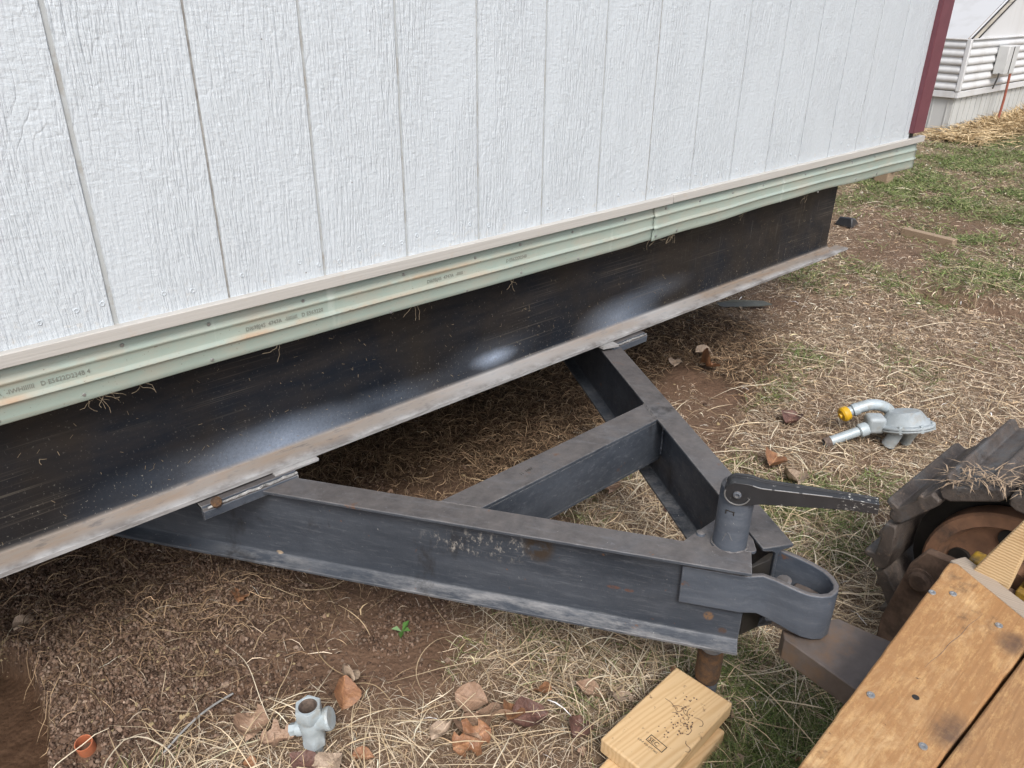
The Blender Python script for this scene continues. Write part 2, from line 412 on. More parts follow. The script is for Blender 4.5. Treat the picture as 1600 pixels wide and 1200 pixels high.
CHIPS = [((.643, -.632, .326), (.016, .020, .0055), (.115, .062, .048)), ((.660, -.658, .3245), (.011, .014, .0055), (.115, .062, .048)), ((.748, -.790, .297), (.011, .014, .014), (.20, .12, .07)),
         ((.765, -.815, .266), (.010, .013, .010), (.09, .06, .048)), ((.226, -.006, .255), (.010, .012, .006), (.34, .26, .18))]
def mat_hitch(name='dark_hitch_steel', tint=1.0, wear=1.0):
    n = NT(name); o = n.pos(); x, y, z = n.xyz(o)
    al = n.map(o, rot=(0, 0, R(56.3)))                      # x' runs along the long near beam
    col = n.mix(n.ramp(n.noise(n.map(al, (3, 6, 12)), 1.0, 5, .65), [(.32, 0), (.66, 1)]), (.030 * tint, .037 * tint, .049 * tint), (.064 * tint, .074 * tint, .091 * tint))
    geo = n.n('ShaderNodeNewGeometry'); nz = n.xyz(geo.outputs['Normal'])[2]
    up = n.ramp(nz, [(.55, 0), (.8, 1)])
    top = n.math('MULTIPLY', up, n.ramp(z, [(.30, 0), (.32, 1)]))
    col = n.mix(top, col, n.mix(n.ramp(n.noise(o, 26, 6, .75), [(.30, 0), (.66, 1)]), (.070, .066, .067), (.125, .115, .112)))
    st = n.ramp(n.noise(n.map(al, (12, 60, 110)), 1.0, 6, .78), [(.52, 0), (.74, .45)])
    col = n.mix(n.math('MULTIPLY', st, n.ramp(n.noise(n.map(al, (4, 4, 9)), 1.0, 3, .6), [(.34, .25), (.58, 1)])), col, (.20, .212, .232))
    lipz = n.math('MULTIPLY', n.ramp(z, [(.246, 1), (.256, 0)]), n.ramp(y, [(.0, 1), (.14, .0)]))
    lip = n.math('MULTIPLY', lipz, n.ramp(n.noise(n.map(al, (9, 30, 60)), 1.0, 6, .75), [(.42, 0), (.66, .62)]))
    lip = n.math('MULTIPLY', lip, n.ramp(n.noise(n.map(al, (2.4, 2, 2)), 1.0, 2, .5), [(.36, .30), (.56, 1)]))
    col = n.mix(lip, col, (.36, .355, .35))
    cl = n.ramp(n.noise(n.map(al, (3.5, 3.5, 7)), 1.0, 6, .72, .8), [(.54, 0), (.74, .42)])
    col = n.mix(cl, col, (.118, .130, .150))
    fine = n.ramp(n.noise(n.map(al, (60, 60, 120)), 1.0, 6, .78), [(.60, 0), (.72, .5)])
    col = n.mix(fine, col, (.20, .208, .22))
    rust = n.ramp(n.noise(o, 13, 6, .7), [(.645, 0), (.69, .9)])
    col = n.mix(rust, col, (.125, .068, .044))
    rust2 = n.ramp(n.noise(o, 55, 4, .7), [(.69, 0), (.73, .8)])
    col = n.mix(rust2, col, (.17, .085, .045))
    dk = n.ramp(n.noise(n.map(o, (8, 8, 4)), 1.0, 6, .7), [(.30, .85), (.41, 0)])
    col = n.mix(dk, col, (.022, .021, .022))
    wh = n.ramp(n.noise(n.map(o, (110, 110, 80)), 1.0, 4, .7), [(.70, 0), (.74, .9)])
    col = n.mix(wh, col, (.46, .45, .42))
    for c, r in (((.50, -.44, .385), (.10, .12, .055)), ((.46, -.36, .37), (.10, .10, .04))):
        b = n.math('MULTIPLY', n.ramp(n.blob(o, c, r), [(.1, 0), (.6, 1)]), n.ramp(n.noise(n.map(al, (60, 60, 40)), 1.0, 6, .8), [(.53, 0), (.64, .9)]))
        col = n.mix(b, col, (.34, .32, .29))
    for c, r, cc_ in CHIPS:
        b = n.math('MULTIPLY', n.ramp(n.blob(o, c, r), [(.12, 0), (.45, .95)]), n.ramp(n.noise(o, 120, 4, .7), [(.36, 0), (.50, 1)]))
        col = n.mix(b, col, cc_)
    b = n.math('MULTIPLY', n.ramp(n.blob(o, (.545, -.51, .395), (.05, .05, .06)), [(.2, 0), (.5, .9)]), n.ramp(n.noise(o, 40, 4, .6), [(.35, 0), (.5, 1)]))
    col = n.mix(b, col, (.045, .032, .022))
    bv = n.n('ShaderNodeBevel'); bv.samples = 4; bv.inputs['Radius'].default_value = .0045
    dt = n.n('ShaderNodeVectorMath', operation='DOT_PRODUCT'); n.put(dt.inputs[0], bv.outputs[0]); n.put(dt.inputs[1], geo.outputs['Normal'])
    ew = n.math('MULTIPLY', n.ramp(dt.outputs['Value'], [(.78, 1), (.97, 0)]), n.ramp(n.noise(n.map(al, (16, 40, 40)), 1.0, 6, .8), [(.42, 0), (.60, .75)]))
    col = n.mix(ew, col, (.30, .29, .275))
    rough = n.ramp(n.noise(o, 24, 5, .7), [(.3, .38), (.7, .62)])
    h = n.math('ADD', n.noise(o, 130, 5, .7), n.math('MULTIPLY', n.noise(o, 28, 4, .6), 1.2 * wear))
    return n.out(col, rough, .10, n.bump(h, .32, .002), .4)
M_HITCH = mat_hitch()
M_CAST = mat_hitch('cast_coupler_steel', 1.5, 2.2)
M_WELD = simple('bright_weld_scrape', (.62, .62, .60), (.30, .29, .28), .35, 90, .6, .6, (.05, .05, .05))
M_RUST = simple('orange_rust', (.13, .066, .026), (.038, .026, .020), .92, 70, .9, 0, (.020, .018, .018))
M_DBAR = simple('brown_steel_plate', (.150, .125, .112), (.095, .078, .068), .5, 24, .25, .2, (.17, .11, .07))
def mat_handle():
    n = NT('worn_black_handle'); o = n.pos(); x, y, z = n.xyz(o)
    col = n.mix(n.noise(o, 30, 5, .6), (.016, .017, .019), (.035, .036, .04))
    far = n.ramp(n.math('SUBTRACT', n.math('ADD', n.math('MULTIPLY', x, .466), n.math('MULTIPLY', y, -.884)), .6), [(.632, 0), (.65, 1)])
    sc = n.math('MULTIPLY', far, n.ramp(n.noise(n.map(o, (110, 110, 260)), 1.0, 4, .75), [(.59, 0), (.63, .75)]))
    col = n.mix(sc, col, (.62, .62, .58))
    ed = n.ramp(n.noise(o, 80, 3, .6), [(.66, 0), (.72, .7)])
    col = n.mix(ed, col, (.28, .28, .27))
    return n.out(col, .38, .1, n.bump(n.noise(o, 90, 4), .15, .001))
M_HANDLE = mat_handle()

def mat_wood(name, light, dark, ringscale=60, rough=.6, dirt=None, ang=(0, 0, 0), stain=0, coord='pos', bump=.25):
    n = NT(name); o = n.map(n.pos() if coord == 'pos' else n.obj(), rot=ang)
    s = n.map(o, (.55, 9, 9))
    w = n.noise(s, 2.1, 3, .5)
    c = n.n('ShaderNodeCombineXYZ'); n.put(c.inputs[1], n.math('MULTIPLY', w, .06)); va = n.n('ShaderNodeVectorMath', operation='ADD'); n.put(va.inputs[0], o); n.put(va.inputs[1], c.outputs[0])
    rings = n.wave(va.outputs[0], ringscale, 1.0, 2, 1.0, 'BANDS', 'Y')
    fib = n.noise(n.map(o, (6, 300, 300)), 1.0, 3, .6)
    f = n.math('ADD', n.math('MULTIPLY', n.math('POWER', rings, 1.8), .7), n.math('MULTIPLY', fib, .35))
    col = n.mix(f, light, dark)
    col = n.mix(n.ramp(n.noise(o, 5, 3, .5), [(.4, 0), (.7, .35)]), col, tuple(a * .8 for a in light))
    if stain:
        st = n.ramp(n.noise(n.map(o, (5, 9, 9)), 1.0, 6, .72, .6), [(.34, .25), (.54, 1)])
        col = n.mix(n.math('MULTIPLY', st, stain), col, (.30, .160, .065))
        st2 = n.ramp(n.noise(n.map(o, (22, 34, 30)), 1.0, 6, .75, .8), [(.42, 0), (.58, .85)])
        col = n.mix(n.math('MULTIPLY', st2, stain), col, (.30, .155, .060))
        chip = n.ramp(n.noise(n.map(o, (26, 70, 70)), 1.0, 7, .85, .25), [(.50, 0), (.66, .50)])
        col = n.mix(chip, col, (.58, .37, .16))
        bl = n.ramp(n.noise(n.map(o, (9, 9, 9)), 1.0, 5, .7), [(.61, 0), (.74, .8)])
        col = n.mix(bl, col, (.055, .040, .030))
        for c_, r_ in (((.455, -1.150, .42), (.05, .035, .05)), ((.700, -1.235, .42), (.05, .035, .05)), ((.96, -1.235, .42), (.04, .03, .05))):
            bq = n.math('MULTIPLY', n.ramp(n.blob(n.pos(), c_, r_), [(.0, 0), (.6, .85)]), n.ramp(n.noise(n.pos(), 30, 5, .7), [(.30, .3), (.62, 1)]))
            col = n.mix(bq, col, (.085, .050, .034))
        dot = n.ramp(n.noise(n.map(o, (70, 70, 70)), 1.0, 3, .6), [(.72, 0), (.76, .85)])
        col = n.mix(dot, col, (.05, .03, .02))
    if dirt is not None:
        col = n.mix(n.ramp(n.noise(o, 42, 5, .7), [(.63, 0), (.70, .8)]), col, dirt)
    h = n.math('ADD', n.math('MULTIPLY', rings, .4), n.math('ADD', fib, n.noise(o, 60, 4, .6)))
    return n.out(col, rough, 0, n.bump(h, bump, .0015))
M_LUMBER = mat_wood('fresh_lumber', (.68, .49, .275), (.56, .365, .18), 26, .6, (.16, .085, .045), R(0) and (0, 0, 0) or (0, 0, R(4)))
M_OLDLUM = mat_wood('weathered_lumber', (.36, .27, .185), (.22, .155, .10), 40, .8, (.10, .075, .055))
M_PLANK = mat_wood('stained_plank', (.60, .415, .215), (.45, .275, .125), 30, .62, None, (0, 0, R(-2)), 1.0, bump=.45)
M_PLANK2 = mat_wood('brown_plank', (.30, .175, .082), (.185, .098, .045), 38, .62, None, (0, 0, R(-2)), .55, bump=.35)
M_GREYWD = mat_wood('grey_board', (.36, .30, .24), (.25, .205, .16), 60, .8, None, (0, 0, R(75)))
def mat_post():
    n = NT('ridged_lath'); o = n.pos(); z = n.xyz(o)[2]
    w = n.wave(n.map(o, (2, 2.5, 1)), 52, 2.2, 2, 1.0, 'BANDS', 'Z')
    col = n.mix(w, (.50, .335, .17), (.66, .49, .285))
    col = n.mix(n.ramp(n.noise(o, 14, 4, .6), [(.55, 0), (.75, .5)]), col, (.40, .235, .10))
    return n.out(col, .65, 0, n.bump(w, .3, .0015))
M_POST = mat_post()
M_GALV = simple('grey_painted_casting', (.285, .325, .345), (.38, .42, .44), .5, 30, .25, .1, (.27, .25, .21), 160)
M_GALV2 = simple('pale_blue_galvanised', (.335, .395, .425), (.44, .50, .53), .45, 40, .2, .15, (.33, .33, .30), 180)
M_ROD = simple('dull_rod', (.20, .195, .185), (.33, .33, .32), .5, 60, .2)
M_BORE = simple('dark_pipe_bore', (.06, .045, .038), (.20, .15, .12), .8, 90, .6)
M_YELLOW = simple('yellow_cap', (.60, .36, .012), (.50, .28, .01), .45, 40, .1)
M_TERRA = simple('orange_ring_plastic', (.52, .175, .085), (.42, .13, .06), .55, 40, .2, 0, (.30, .14, .08))
M_MAROON = simple('maroon_trim_paint', (.150, .048, .062), (.120, .038, .050), .5, 25, .25, 0, None)
M_WHITEPANEL = None
def mat_nb(name, c1, c2, streak=.5):
    n = NT(name); o = n.pos()
    st = n.ramp(n.noise(n.map(o, (5, 5, .5)), 1.0, 4, .6), [(.5, 0), (.75, streak)])
    col = n.mix(st, c1, c2)
    return n.out(col, .5, 0, n.bump(n.noise(o, 12, 2), .1, .004))
M_NB = mat_nb('neighbour_white_metal', (.60, .61, .62), (.42, .415, .395))
M_NBE = mat_nb('neighbour_end_metal', (.47, .48, .49), (.36, .36, .35))
M_NBS = mat_nb('neighbour_skirting', (.50, .515, .51), (.36, .355, .33), .8)
M_NBT = mat_nb('stone_grey_strip', (.52, .49, .43), (.33, .30, .26), .6)
M_NBBOX = simple('grey_meter_box', (.55, .56, .56), (.48, .49, .49), .5, 10, .1)
M_REDROD = simple('orange_red_rod', (.30, .085, .05), (.22, .065, .04), .6, 20, .1)
M_BLACKPL = simple('black_plastic', (.02, .021, .024), (.035, .036, .04), .4, 30, .2)
M_SCRAP = simple('dull_green_sheet', (.12, .125, .105), (.085, .085, .07), .6, 20, .3)
M_FLOOR = simple('underfloor_board', (.05, .045, .04), (.03, .028, .026), .9, 10, .2)
M_ROOF = simple('roof_metal', (.45, .45, .45), (.38, .38, .38), .5, 5, .1)
def mat_track():
    n = NT('muddy_track_steel'); o = n.pos()
    col = n.mix(n.ramp(n.noise(o, 17, 6, .7), [(.35, 0), (.65, 1)]), (.050, .041, .036), (.105, .085, .073))
    col = n.mix(n.ramp(n.noise(o, 9, 6, .7), [(.52, 0), (.64, .8)]), col, (.095, .097, .10))
    col = n.mix(n.ramp(n.noise(o, 60, 6, .75), [(.55, 0), (.66, .8)]), col, (.16, .12, .09))
    col = n.mix(n.ramp(n.noise(o, 38, 5, .7), [(.30, .8), (.40, 0)]), col, (.028, .020, .016))
    return n.out(col, .58, .1, n.bump(n.math('ADD', n.noise(o, 60, 7, .75), n.math('MULTIPLY', n.noise(o, 16, 3, .6), .4)), .7, .005))
M_TRACK = mat_track()
M_WHEEL = simple('rust_orange_wheel', (.26, .135, .075), (.16, .085, .050), .85, 22, .6, 0, (.06, .042, .032))
M_MUD = simple('dried_mud_plate', (.070, .044, .030), (.155, .100, .070), .9, 22, 1.0, 0, (.040, .027, .020), 60)
M_MACHY = simple('yellow_machine_paint', (.42, .25, .015), (.16, .10, .03), .6, 45, .5, 0, (.06, .045, .035))
M_GREASE_GAP = simple('black_grease_and_gap_shade', (.012, .011, .010), (.03, .026, .022), .5, 20, .3)  # also colours the plate that paints shade between the hitch beam ends
M_SCREW = simple('zinc_screw', (.42, .43, .43), (.30, .30, .30), .35, 90, .2, .7)

# --- ground
def mat_ground():
    n = NT('ground_soil'); o = n.pos()
    a = n.attr('cover'); rgb = n.n('ShaderNodeSeparateColor'); n.put(rgb.inputs[0], a.outputs['Color'])
    straw, green, root = rgb.outputs[0], rgb.outputs[1], rgb.outputs[2]
    pit = n.attr('pit').outputs['Fac']
    soil = n.mix(n.ramp(n.noise(o, 9, 6, .65), [(.32, 0), (.66, 1)]), (.085, .052, .035), (.205, .130, .088))
    soil = n.mix(n.ramp(n.noise(o, 2.6, 3, .5), [(.40, 0), (.60, .6)]), soil, (.150, .090, .058))
    soil = n.mix(n.ramp(n.noise(o, 85, 5, .7), [(.55, 0), (.70, .5)]), soil, (.19, .128, .09))
    soil = n.mix(n.ramp(n.noise(o, 150, 4, .7), [(.30, .6), (.42, 0)]), soil, (.035, .022, .016))
    soil = n.mix(pit, soil, n.mix(n.ramp(n.noise(n.map(o, (18, 30, 30)), 1.0, 5, .65), [(.35, 0), (.62, 1)]), (.050, .026, .014), (.085, .048, .028)))
    rootc = n.mix(n.ramp(n.noise(o, 60, 5, .75), [(.38, 0), (.62, 1)]), (.022, .014, .010), (.10, .066, .040))
    fib = n.noise(n.map(o, (1, 1, 1)), 120, 6, .8, 2.5)
    strawc = n.mix(n.ramp(fib, [(.36, 0), (.62, 1)]), (.085, .058, .040), (.37, .275, .185))  # dark end of the noise paints shadowed gaps between the straw
    strawc = n.mix(n.ramp(n.noise(o, 3.3, 4, .6), [(.40, 0), (.65, .55)]), strawc, (.15, .10, .065))
    greenc = n.mix(n.ramp(n.noise(o, 95, 5, .8), [(.36, 0), (.62, 1)]), (.060, .062, .030), (.20, .205, .09))
    col = n.mix(root, soil, rootc); col = n.mix(straw, col, strawc); col = n.mix(n.math('MULTIPLY', green, .75), col, greenc)
    h = n.math('ADD', n.noise(o, 70, 7, .7), n.math('MULTIPLY', n.vor(o, 85), -.5))
    return n.out(col, .92, 0, n.bump(h, .9, .008), .2)
M_GROUND = mat_ground()
def mat_blade(name, rough=.65):
    n = NT(name); a = n.attr('tint')
    return n.out(a.outputs['Color'], rough, 0, None, .3)
M_STRAW = mat_blade('dry_straw'); M_GRASS = mat_blade('green_blade', .5); M_ROOTS = mat_blade('fine_roots', .85); M_CLOD = mat_blade('soil_clod', .95)
M_CLOD.node_tree.nodes['Principled BSDF'].inputs['Specular IOR Level'].default_value = .15

# ================================================================== GROUND
def grade(a, b, lo, hi, step, grow=1.13, big=4.0):
    c = list(np.arange(lo, hi, step)); s = step
    while c[-1] < b: s = min(s * grow, big); c.append(c[-1] + s)
    s = step; left = []
    p = lo
    while p > a: s = min(s * grow, big); p -= s; left.append(p)
    return np.array(left[::-1] + c)
gx = grade(-60, 120, -.62, 2.6, .0085); gy = grade(-60, 90, -1.15, 1.5, .0085)
GX, GY = np.meshgrid(gx, gy, indexing='ij')
GZ = height(GX, GY)
far = np.clip((np.hypot(GX - 2, GY) - 14) / 30, 0, 1); GZ = GZ * (1 - far)
ms = masks(GX, GY)
nx, ny = GX.shape
me = bpy.data.meshes.new('ground')
co = np.stack([GX, GY, GZ], -1).reshape(-1, 3).astype(np.float32)
idx = np.arange(nx * ny).reshape(nx, ny)
quads = np.stack([idx[:-1, :-1], idx[1:, :-1], idx[1:, 1:], idx[:-1, 1:]], -1).reshape(-1, 4).astype(np.int32)
def fast_mesh(me, co, quads, smooth=True, k=4):
    me.vertices.add(len(co)); me.vertices.foreach_set('co', co.ravel())
    me.loops.add(quads.size); me.loops.foreach_set('vertex_index', quads.ravel())
    me.polygons.add(len(quads)); me.polygons.foreach_set('loop_start', np.arange(0, quads.size, k, dtype=np.int32))
    me.polygons.foreach_set('use_smooth', np.full(len(quads), smooth, bool))
    me.update(calc_edges=True)
fast_mesh(me, co, quads)
ca = me.color_attributes.new('cover', 'FLOAT_COLOR', 'POINT')
ca.data.foreach_set('color', np.stack([ms[0], ms[1], ms[2], np.ones_like(GX)], -1).reshape(-1).astype(np.float32))
pa = me.attributes.new('pit', 'FLOAT', 'POINT'); pa.data.foreach_set('value', ms[3].reshape(-1).astype(np.float32))
me.materials.append(M_GROUND)
ground = bpy.data.objects.new('ground', me); COL.objects.link(ground); ground['kind'] = 'structure'

# ================================================================== MOBILE HOME
home = thing('mobile_home', 'white board-sided mobile home end with maroon corner trim, raised on a black steel beam', 'mobile home', (.83, 0, 0))
PITCH = .2032; WZ0, WZ1 = .862, 3.25
XL, XR = -1.625, 3.10
def siding_board(x0, x1):
    m = MB(); m.bx(x0, x1, -.010, .0, WZ0, WZ1)
    return m.obj('siding_board', M_SIDING, home, bevel=.0009, seg=2)
seams = {1, 7, 13, -5}
for i in range(-9, 16):
    ga = .0040 if i in seams else (.0082 if i <= 0 else .0058)
    gb = .0040 if (i + 1) in seams else (.0082 if i + 1 <= 0 else .0058)
    x0 = i * PITCH + ga / 2; x1 = (i + 1) * PITCH - gb / 2
    x0 = max(x0, XL); x1 = min(x1, XR)
    if x1 - x0 < .02: continue
    siding_board(x0, x1)
m = MB(); m.bx(XL, XR, -.0068, .010, WZ0 + .004, WZ1 - .004); m.obj('groove_backing', M_GROOVE, home)
for i in sorted(seams):
    x = i * PITCH
    if XL < x < XR:
        m = MB(); m.bx(x - .0019, x + .0019, -.0080, -.0069, WZ0 + .005, WZ1 - .005); m.obj('panel_seam', M_GROOVED, home)
# nail heads along the bottom course (a few dozen, pin-head size)
m = MB()
for i in range(-4, 15):
    for k, dx in enumerate((.03, .085, .145, .185)):
        if rng.random() < .62:
            x = i * PITCH + dx + rng.normal() * .006; z = .905 + rng.normal() * .007
            m.lathe([(0, -.0006), (.0030, -.0004), (.0034, -.0016), (.0042, -.0014), (.0046, .0004)], (x, -.0099, z), (0, 1, 0), 8)
nh = m.obj('nail_head', M_SIDING, home); nh['kind'] = 'stuff'
# maroon corner trim
m = MB(); m.bx(3.088, 3.19, -.030, .0, .893, WZ1); m.obj('corner_trim', M_MAROON, home, bevel=.003)
m = MB(); m.bx(3.165, 3.19, .001, .10, .893, WZ1); m.obj('corner_trim', M_MAROON, home, bevel=.003)
m = MB(); m.bx(3.098, 3.150, -.006, .02, .868, .892); m.obj('corner_post_end', M_FLOOR, home, bevel=.002)
# beige bottom trim in two lengths, butted
def trim(x0, x1, dz=0):
    m = MB(); ring = [(0, 0), (-.0235, 0), (-.0240, .0235), (-.010, .0245), (0, .0245)]
    fr = [((x, 0, .846 + dz), (0, 1, 0), (0, 0, 1)) for x in np.linspace(x0, x1, 12)]
    m.sweep(ring, fr); return m.obj('bottom_trim', M_TRIM, home, bevel=.0014, seg=2, angle=20)
XJ = 1.535
trim(-1.64, XJ - .0012); trim(XJ + .0012, 3.232, .0015)
# pale green ribbed steel strip, two overlapping lengths
prof = [(-.002, .846), (-.004, .828), (-.0055, .8215), (-.0095, .8180), (-.0100, .8160), (-.0075, .8135), (-.006, .809), (-.006, .7905), (-.0068, .7875), (-.0108, .7840), (-.0113, .7820), (-.0085, .7795), (-.006, .775), (-.005, .756), (-.005, .7475), (-.0035, .746)]
def strip(x0, x1, off, name='skirt_strip', drop=None):
    m = MB(); vs = []; fs = []; xs = np.linspace(x0, x1, 70); n = len(prof)
    for x in xs:
        wob = (.0022 * math.sin(x * 5.1 + .7) + .0016 * math.sin(x * 13.3)) * (.25 if x < 1.4 else 1)
        w2 = drop(x) if drop else 0
        for y, z in prof:
            t = (.846 - z) / .1
            vs.append((x, y - off + wob * t * 1.2, z + w2 * t + wob * .5 * t))
    for k in range(len(xs) - 1):
        for i in range(n - 1): fs.append((k * n + i, (k + 1) * n + i, (k + 1) * n + i + 1, k * n + i + 1))
    m.add(vs, fs); o = m.obj(name, M_GREEN, home, smooth=True, angle=60)
    s = o.modifiers.new('thick', 'SOLIDIFY'); s.thickness = .0012; s.offset = 1
    return o
s1 = strip(-1.62, 1.505, 0, drop=lambda x: .002 * math.sin(x * 3))
s2 = strip(1.47, 3.20, .004, drop=lambda x: (-.006 * math.exp(-((x - 1.47) / .12) ** 2) + .010 * math.exp(-((x - 2.2) / .35) ** 2) - .004 * max(0, x - 2.6)))
def text(body, size, loc, rot, mat, parent, name, ext=.0002, sx=1.0):
    cu = bpy.data.curves.new(name, 'FONT'); cu.body = body; cu.size = size; cu.extrude = ext; cu.resolution_u = 2
    o = bpy.data.objects.new(name, cu); COL.objects.link(o); bpy.context.view_layer.update()
    me = bpy.data.meshes.new_from_object(o.evaluated_get(bpy.context.evaluated_depsgraph_get()))
    bpy.data.objects.remove(o); bpy.data.curves.remove(cu)
    M_ = Matrix.Translation(loc) @ rot @ Matrix.Diagonal((sx, 1, 1, 1))
    me.transform(M_); me.materials.clear(); me.materials.append(mat); me.name = name
    o = bpy.data.objects.new(name, me); COL.objects.link(o); o.parent = parent; return o
RX90 = Matrix.Rotation(R(90), 4, 'X')
for x, b in ((-.20, 'A  -IWHIIIIII   D E5622D234B 4'), (.225, 'DI69BJ4S  4747A  -IIIIIIIII   D E563220'), (.66, 'DI69BJ4S  4747A  -IIIIIII'), (.90, 'D E5622D234B')):
    text(b, .0115, (x, -.0083, .7955), RX90, M_INK, s1, 'printed_code', sx=.95)
# screws and small dark holes on the strip
m = MB()
for x in np.arange(-.2, 3.1, .19):
    m.lathe([(0, -.002), (.003, -.0018), (.004, 0)], (x + rng.normal() * .03, -.0095 if x > 1.5 else -.0055, .829 + rng.normal() * .002), (0, 1, 0), 8)
    if rng.random() < .7: m.lathe([(0, -.002), (.0028, -.0018), (.0036, 0)], (x + rng.normal() * .05, -.010 if x > 1.5 else -.006, .755 + rng.normal() * .003), (0, 1, 0), 8)
o = m.obj('strip_screw', M_SCREW, home); o['kind'] = 'stuff'
# body behind
m = MB(); m.bx(XL, 3.16, .012, 14.0, .765, .865); m.obj('floor_deck', M_FLOOR, home)
m = MB(); m.bx(3.125, 3.164, .012, 14.0, .866, WZ1); m.obj('side_wall', M_SIDING, home)
m = MB(); m.bx(XL, XL + .03, .012, 14.0, .866, WZ1); m.obj('side_wall', M_SIDING, home)
m = MB(); m.bx(XL, 3.164, 14.001, 14.03, .866, WZ1); m.obj('rear_wall', M_SIDING, home)
m = MB(); m.add([(XL - .15, -.12, WZ1), (3.32, -.12, WZ1), (3.32, 14.1, WZ1), (XL - .15, 14.1, WZ1), (XL - .15, -.12, WZ1 + .12), (3.32, -.12, WZ1 + .12), (3.32, 14.1, WZ1 + .12), (XL - .15, 14.1, WZ1 + .12), (.77, -.12, WZ1 + .5), (.77, 14.1, WZ1 + .5)],
    [(0, 3, 2, 1), (0, 1, 5, 8, 4), (2, 3, 7, 9, 6), (1, 2, 6, 5), (3, 0, 4, 7), (5, 6, 9, 8), (4, 8, 9, 7)]); m.obj('roof', M_ROOF, home)
# chassis beam (wide-flange, end cut square)
BX0, BX1 = -1.3, 2.70
m = MB()
ring = [(.0, .4575), (.0, .4680), (.046, .4765), (.0525, .484), (.0545, .495), (.0545, .740), (.046, .7505), (.0, .756), (.0, .7645), (.118, .7645), (.118, .756), (.072, .7505), (.0635, .740), (.0635, .495), (.0655, .484), (.072, .4765), (.118, .4680), (.118, .4575)]
m.sweep(ring, [((x, 0, 0), (0, 1, 0), (0, 0, 1)) for x in np.linspace(BX0, BX1, 30)])
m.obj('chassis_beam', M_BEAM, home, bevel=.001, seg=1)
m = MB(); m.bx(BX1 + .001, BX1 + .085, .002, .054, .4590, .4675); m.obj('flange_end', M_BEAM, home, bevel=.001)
# long chassis rails and pier behind
for x in (-.35, 2.0):
    m = MB(); m.bx(x - .04, x + .04, .125, 13.8, .50, .764); m.obj('chassis_rail', M_BEAM, home)

# ================================================================== TOW HITCH
hitch = thing('tow_hitch', 'dark grey A-frame tow hitch of steel beams with jack and coupler', 'trailer hitch', (.82, -.45, 0))
ZT, HB, FW = .440, .205, .066
A0 = Vector((.2150, -.0430)); A1 = Vector((.7580, -.8580))
B0 = Vector((1.3420, -.0430)); B1 = Vector((.8960, -.8620))
def ibeam(p0, p1, side, ext, name='hitch_beam'):
    d = (p1 - p0).normalized(); n = Vector((-d.y, d.x)) * side       # n points from the outer edge inwards
    a = p0 - d * ext; tf = .009; w = .0035; c = FW / 2
    ring = [(0, 0), (0, tf * .8), (c - w - .006, tf * 1.3), (c - w, tf * 1.9), (c - w, HB - tf * 1.9), (c - w - .006, HB - tf * 1.3), (0, HB - tf * .8), (0, HB),
            (FW, HB), (FW, HB - tf * .8), (c + w + .006, HB - tf * 1.3), (c + w, HB - tf * 1.9), (c + w, tf * 1.9), (c + w + .006, tf * 1.3), (FW, tf * .8), (FW, 0)]
    L = (p1 - a).length
    fr = [((a.x + d.x * L * t, a.y + d.y * L * t, ZT - HB), (n.x, n.y, 0), (0, 0, 1)) for t in np.linspace(0, 1, 16)]
    m = MB(); m.sweep(ring, fr); return m.obj(name, M_HITCH, hitch, bevel=.0012, seg=1), d, n
bl, dl, nl = ibeam(A0, A1, 1, 1.1)
br, dr, nr_ = ibeam(B0, B1, -1, 1.1)
# cross member: channel with its web to the front
yf, yb = -.3715, -.2955
xl0 = A0.x + (yb - A0.y) / (A1.y - A0.y) * (A1.x - A0.x) ; 
def edge_x(p0, p1, n, y, off):
    q0 = p0 + n * off; q1 = p1 + n * off
    return q0.x + (y - q0.y) / (q1.y - q0.y) * (q1.x - q0.x)
m = MB()
pl = lambda y, off=FW: edge_x(A0, A1, nl, y, off) + .0015
prr = lambda y, off=FW: edge_x(B0, B1, nr_, y, off) - .0015
m.prism([(pl(yf), yf), (prr(yf), yf), (prr(yb), yb), (pl(yb), yb)], ZT - .0115, ZT - .0025)
m.prism([(pl(yf, .038), yf + .001), (prr(yf, .038), yf + .001), (prr(yf + .008, .038), yf + .008), (pl(yf + .008, .038), yf + .008)], ZT - .122, ZT - .0118)
m.prism([(pl(yf, .038), yf + .0015), (prr(yf, .038), yf + .0015), (prr(yb, .038), yb), (pl(yb, .038), yb)], ZT - .131, ZT - .1222)
xm = m.obj('cross_member', M_HITCH, hitch, bevel=.001, seg=1)
text('11  1057', .011, (.66, -.335, ZT - .0022), Matrix.Rotation(R(2), 4, 'Z'), M_GREASE_GAP, xm, 'stamped_number')
# weld beads where the cross member meets the beams
for f in (pl, prr):
    m = MB(); pts = [(f(y) + rng.normal() * .0008, y, ZT - .004 + rng.normal() * .0006) for y in np.linspace(yf, yb, 14)]
    m.tube(pts, .0035, 6); m.obj('weld_bead', M_HITCH, hitch, smooth=True)
def bead(pts_, r0=.003, parent=hitch, mat=None, step=.0045):
    P_ = [Vector(p) for p in pts_]; out = []
    for a, b in zip(P_[:-1], P_[1:]):
        k = max(2, int((b - a).length / step))
        for q in range(k): out.append(a.lerp(b, q / k) + Vector(rng.normal(0, .0005, 3)))
    out.append(P_[-1])
    mm_ = MB(); mm_.tube(out, [r0 * (1 + .35 * math.sin(i * 1.9) + .15 * rng.normal()) for i in range(len(out))], 7)
    return mm_.obj('weld_bead', mat or M_CAST, parent, smooth=True, angle=180)
cwl = (pl(yf, .0385), yf - .0005); cwr = (prr(yf, .0385), yf - .0005)
bead([(cwl[0], cwl[1], ZT - .118), (cwl[0], cwl[1], ZT - .014)]); bead([(cwr[0], cwr[1], ZT - .118), (cwr[0], cwr[1], ZT - .014)])
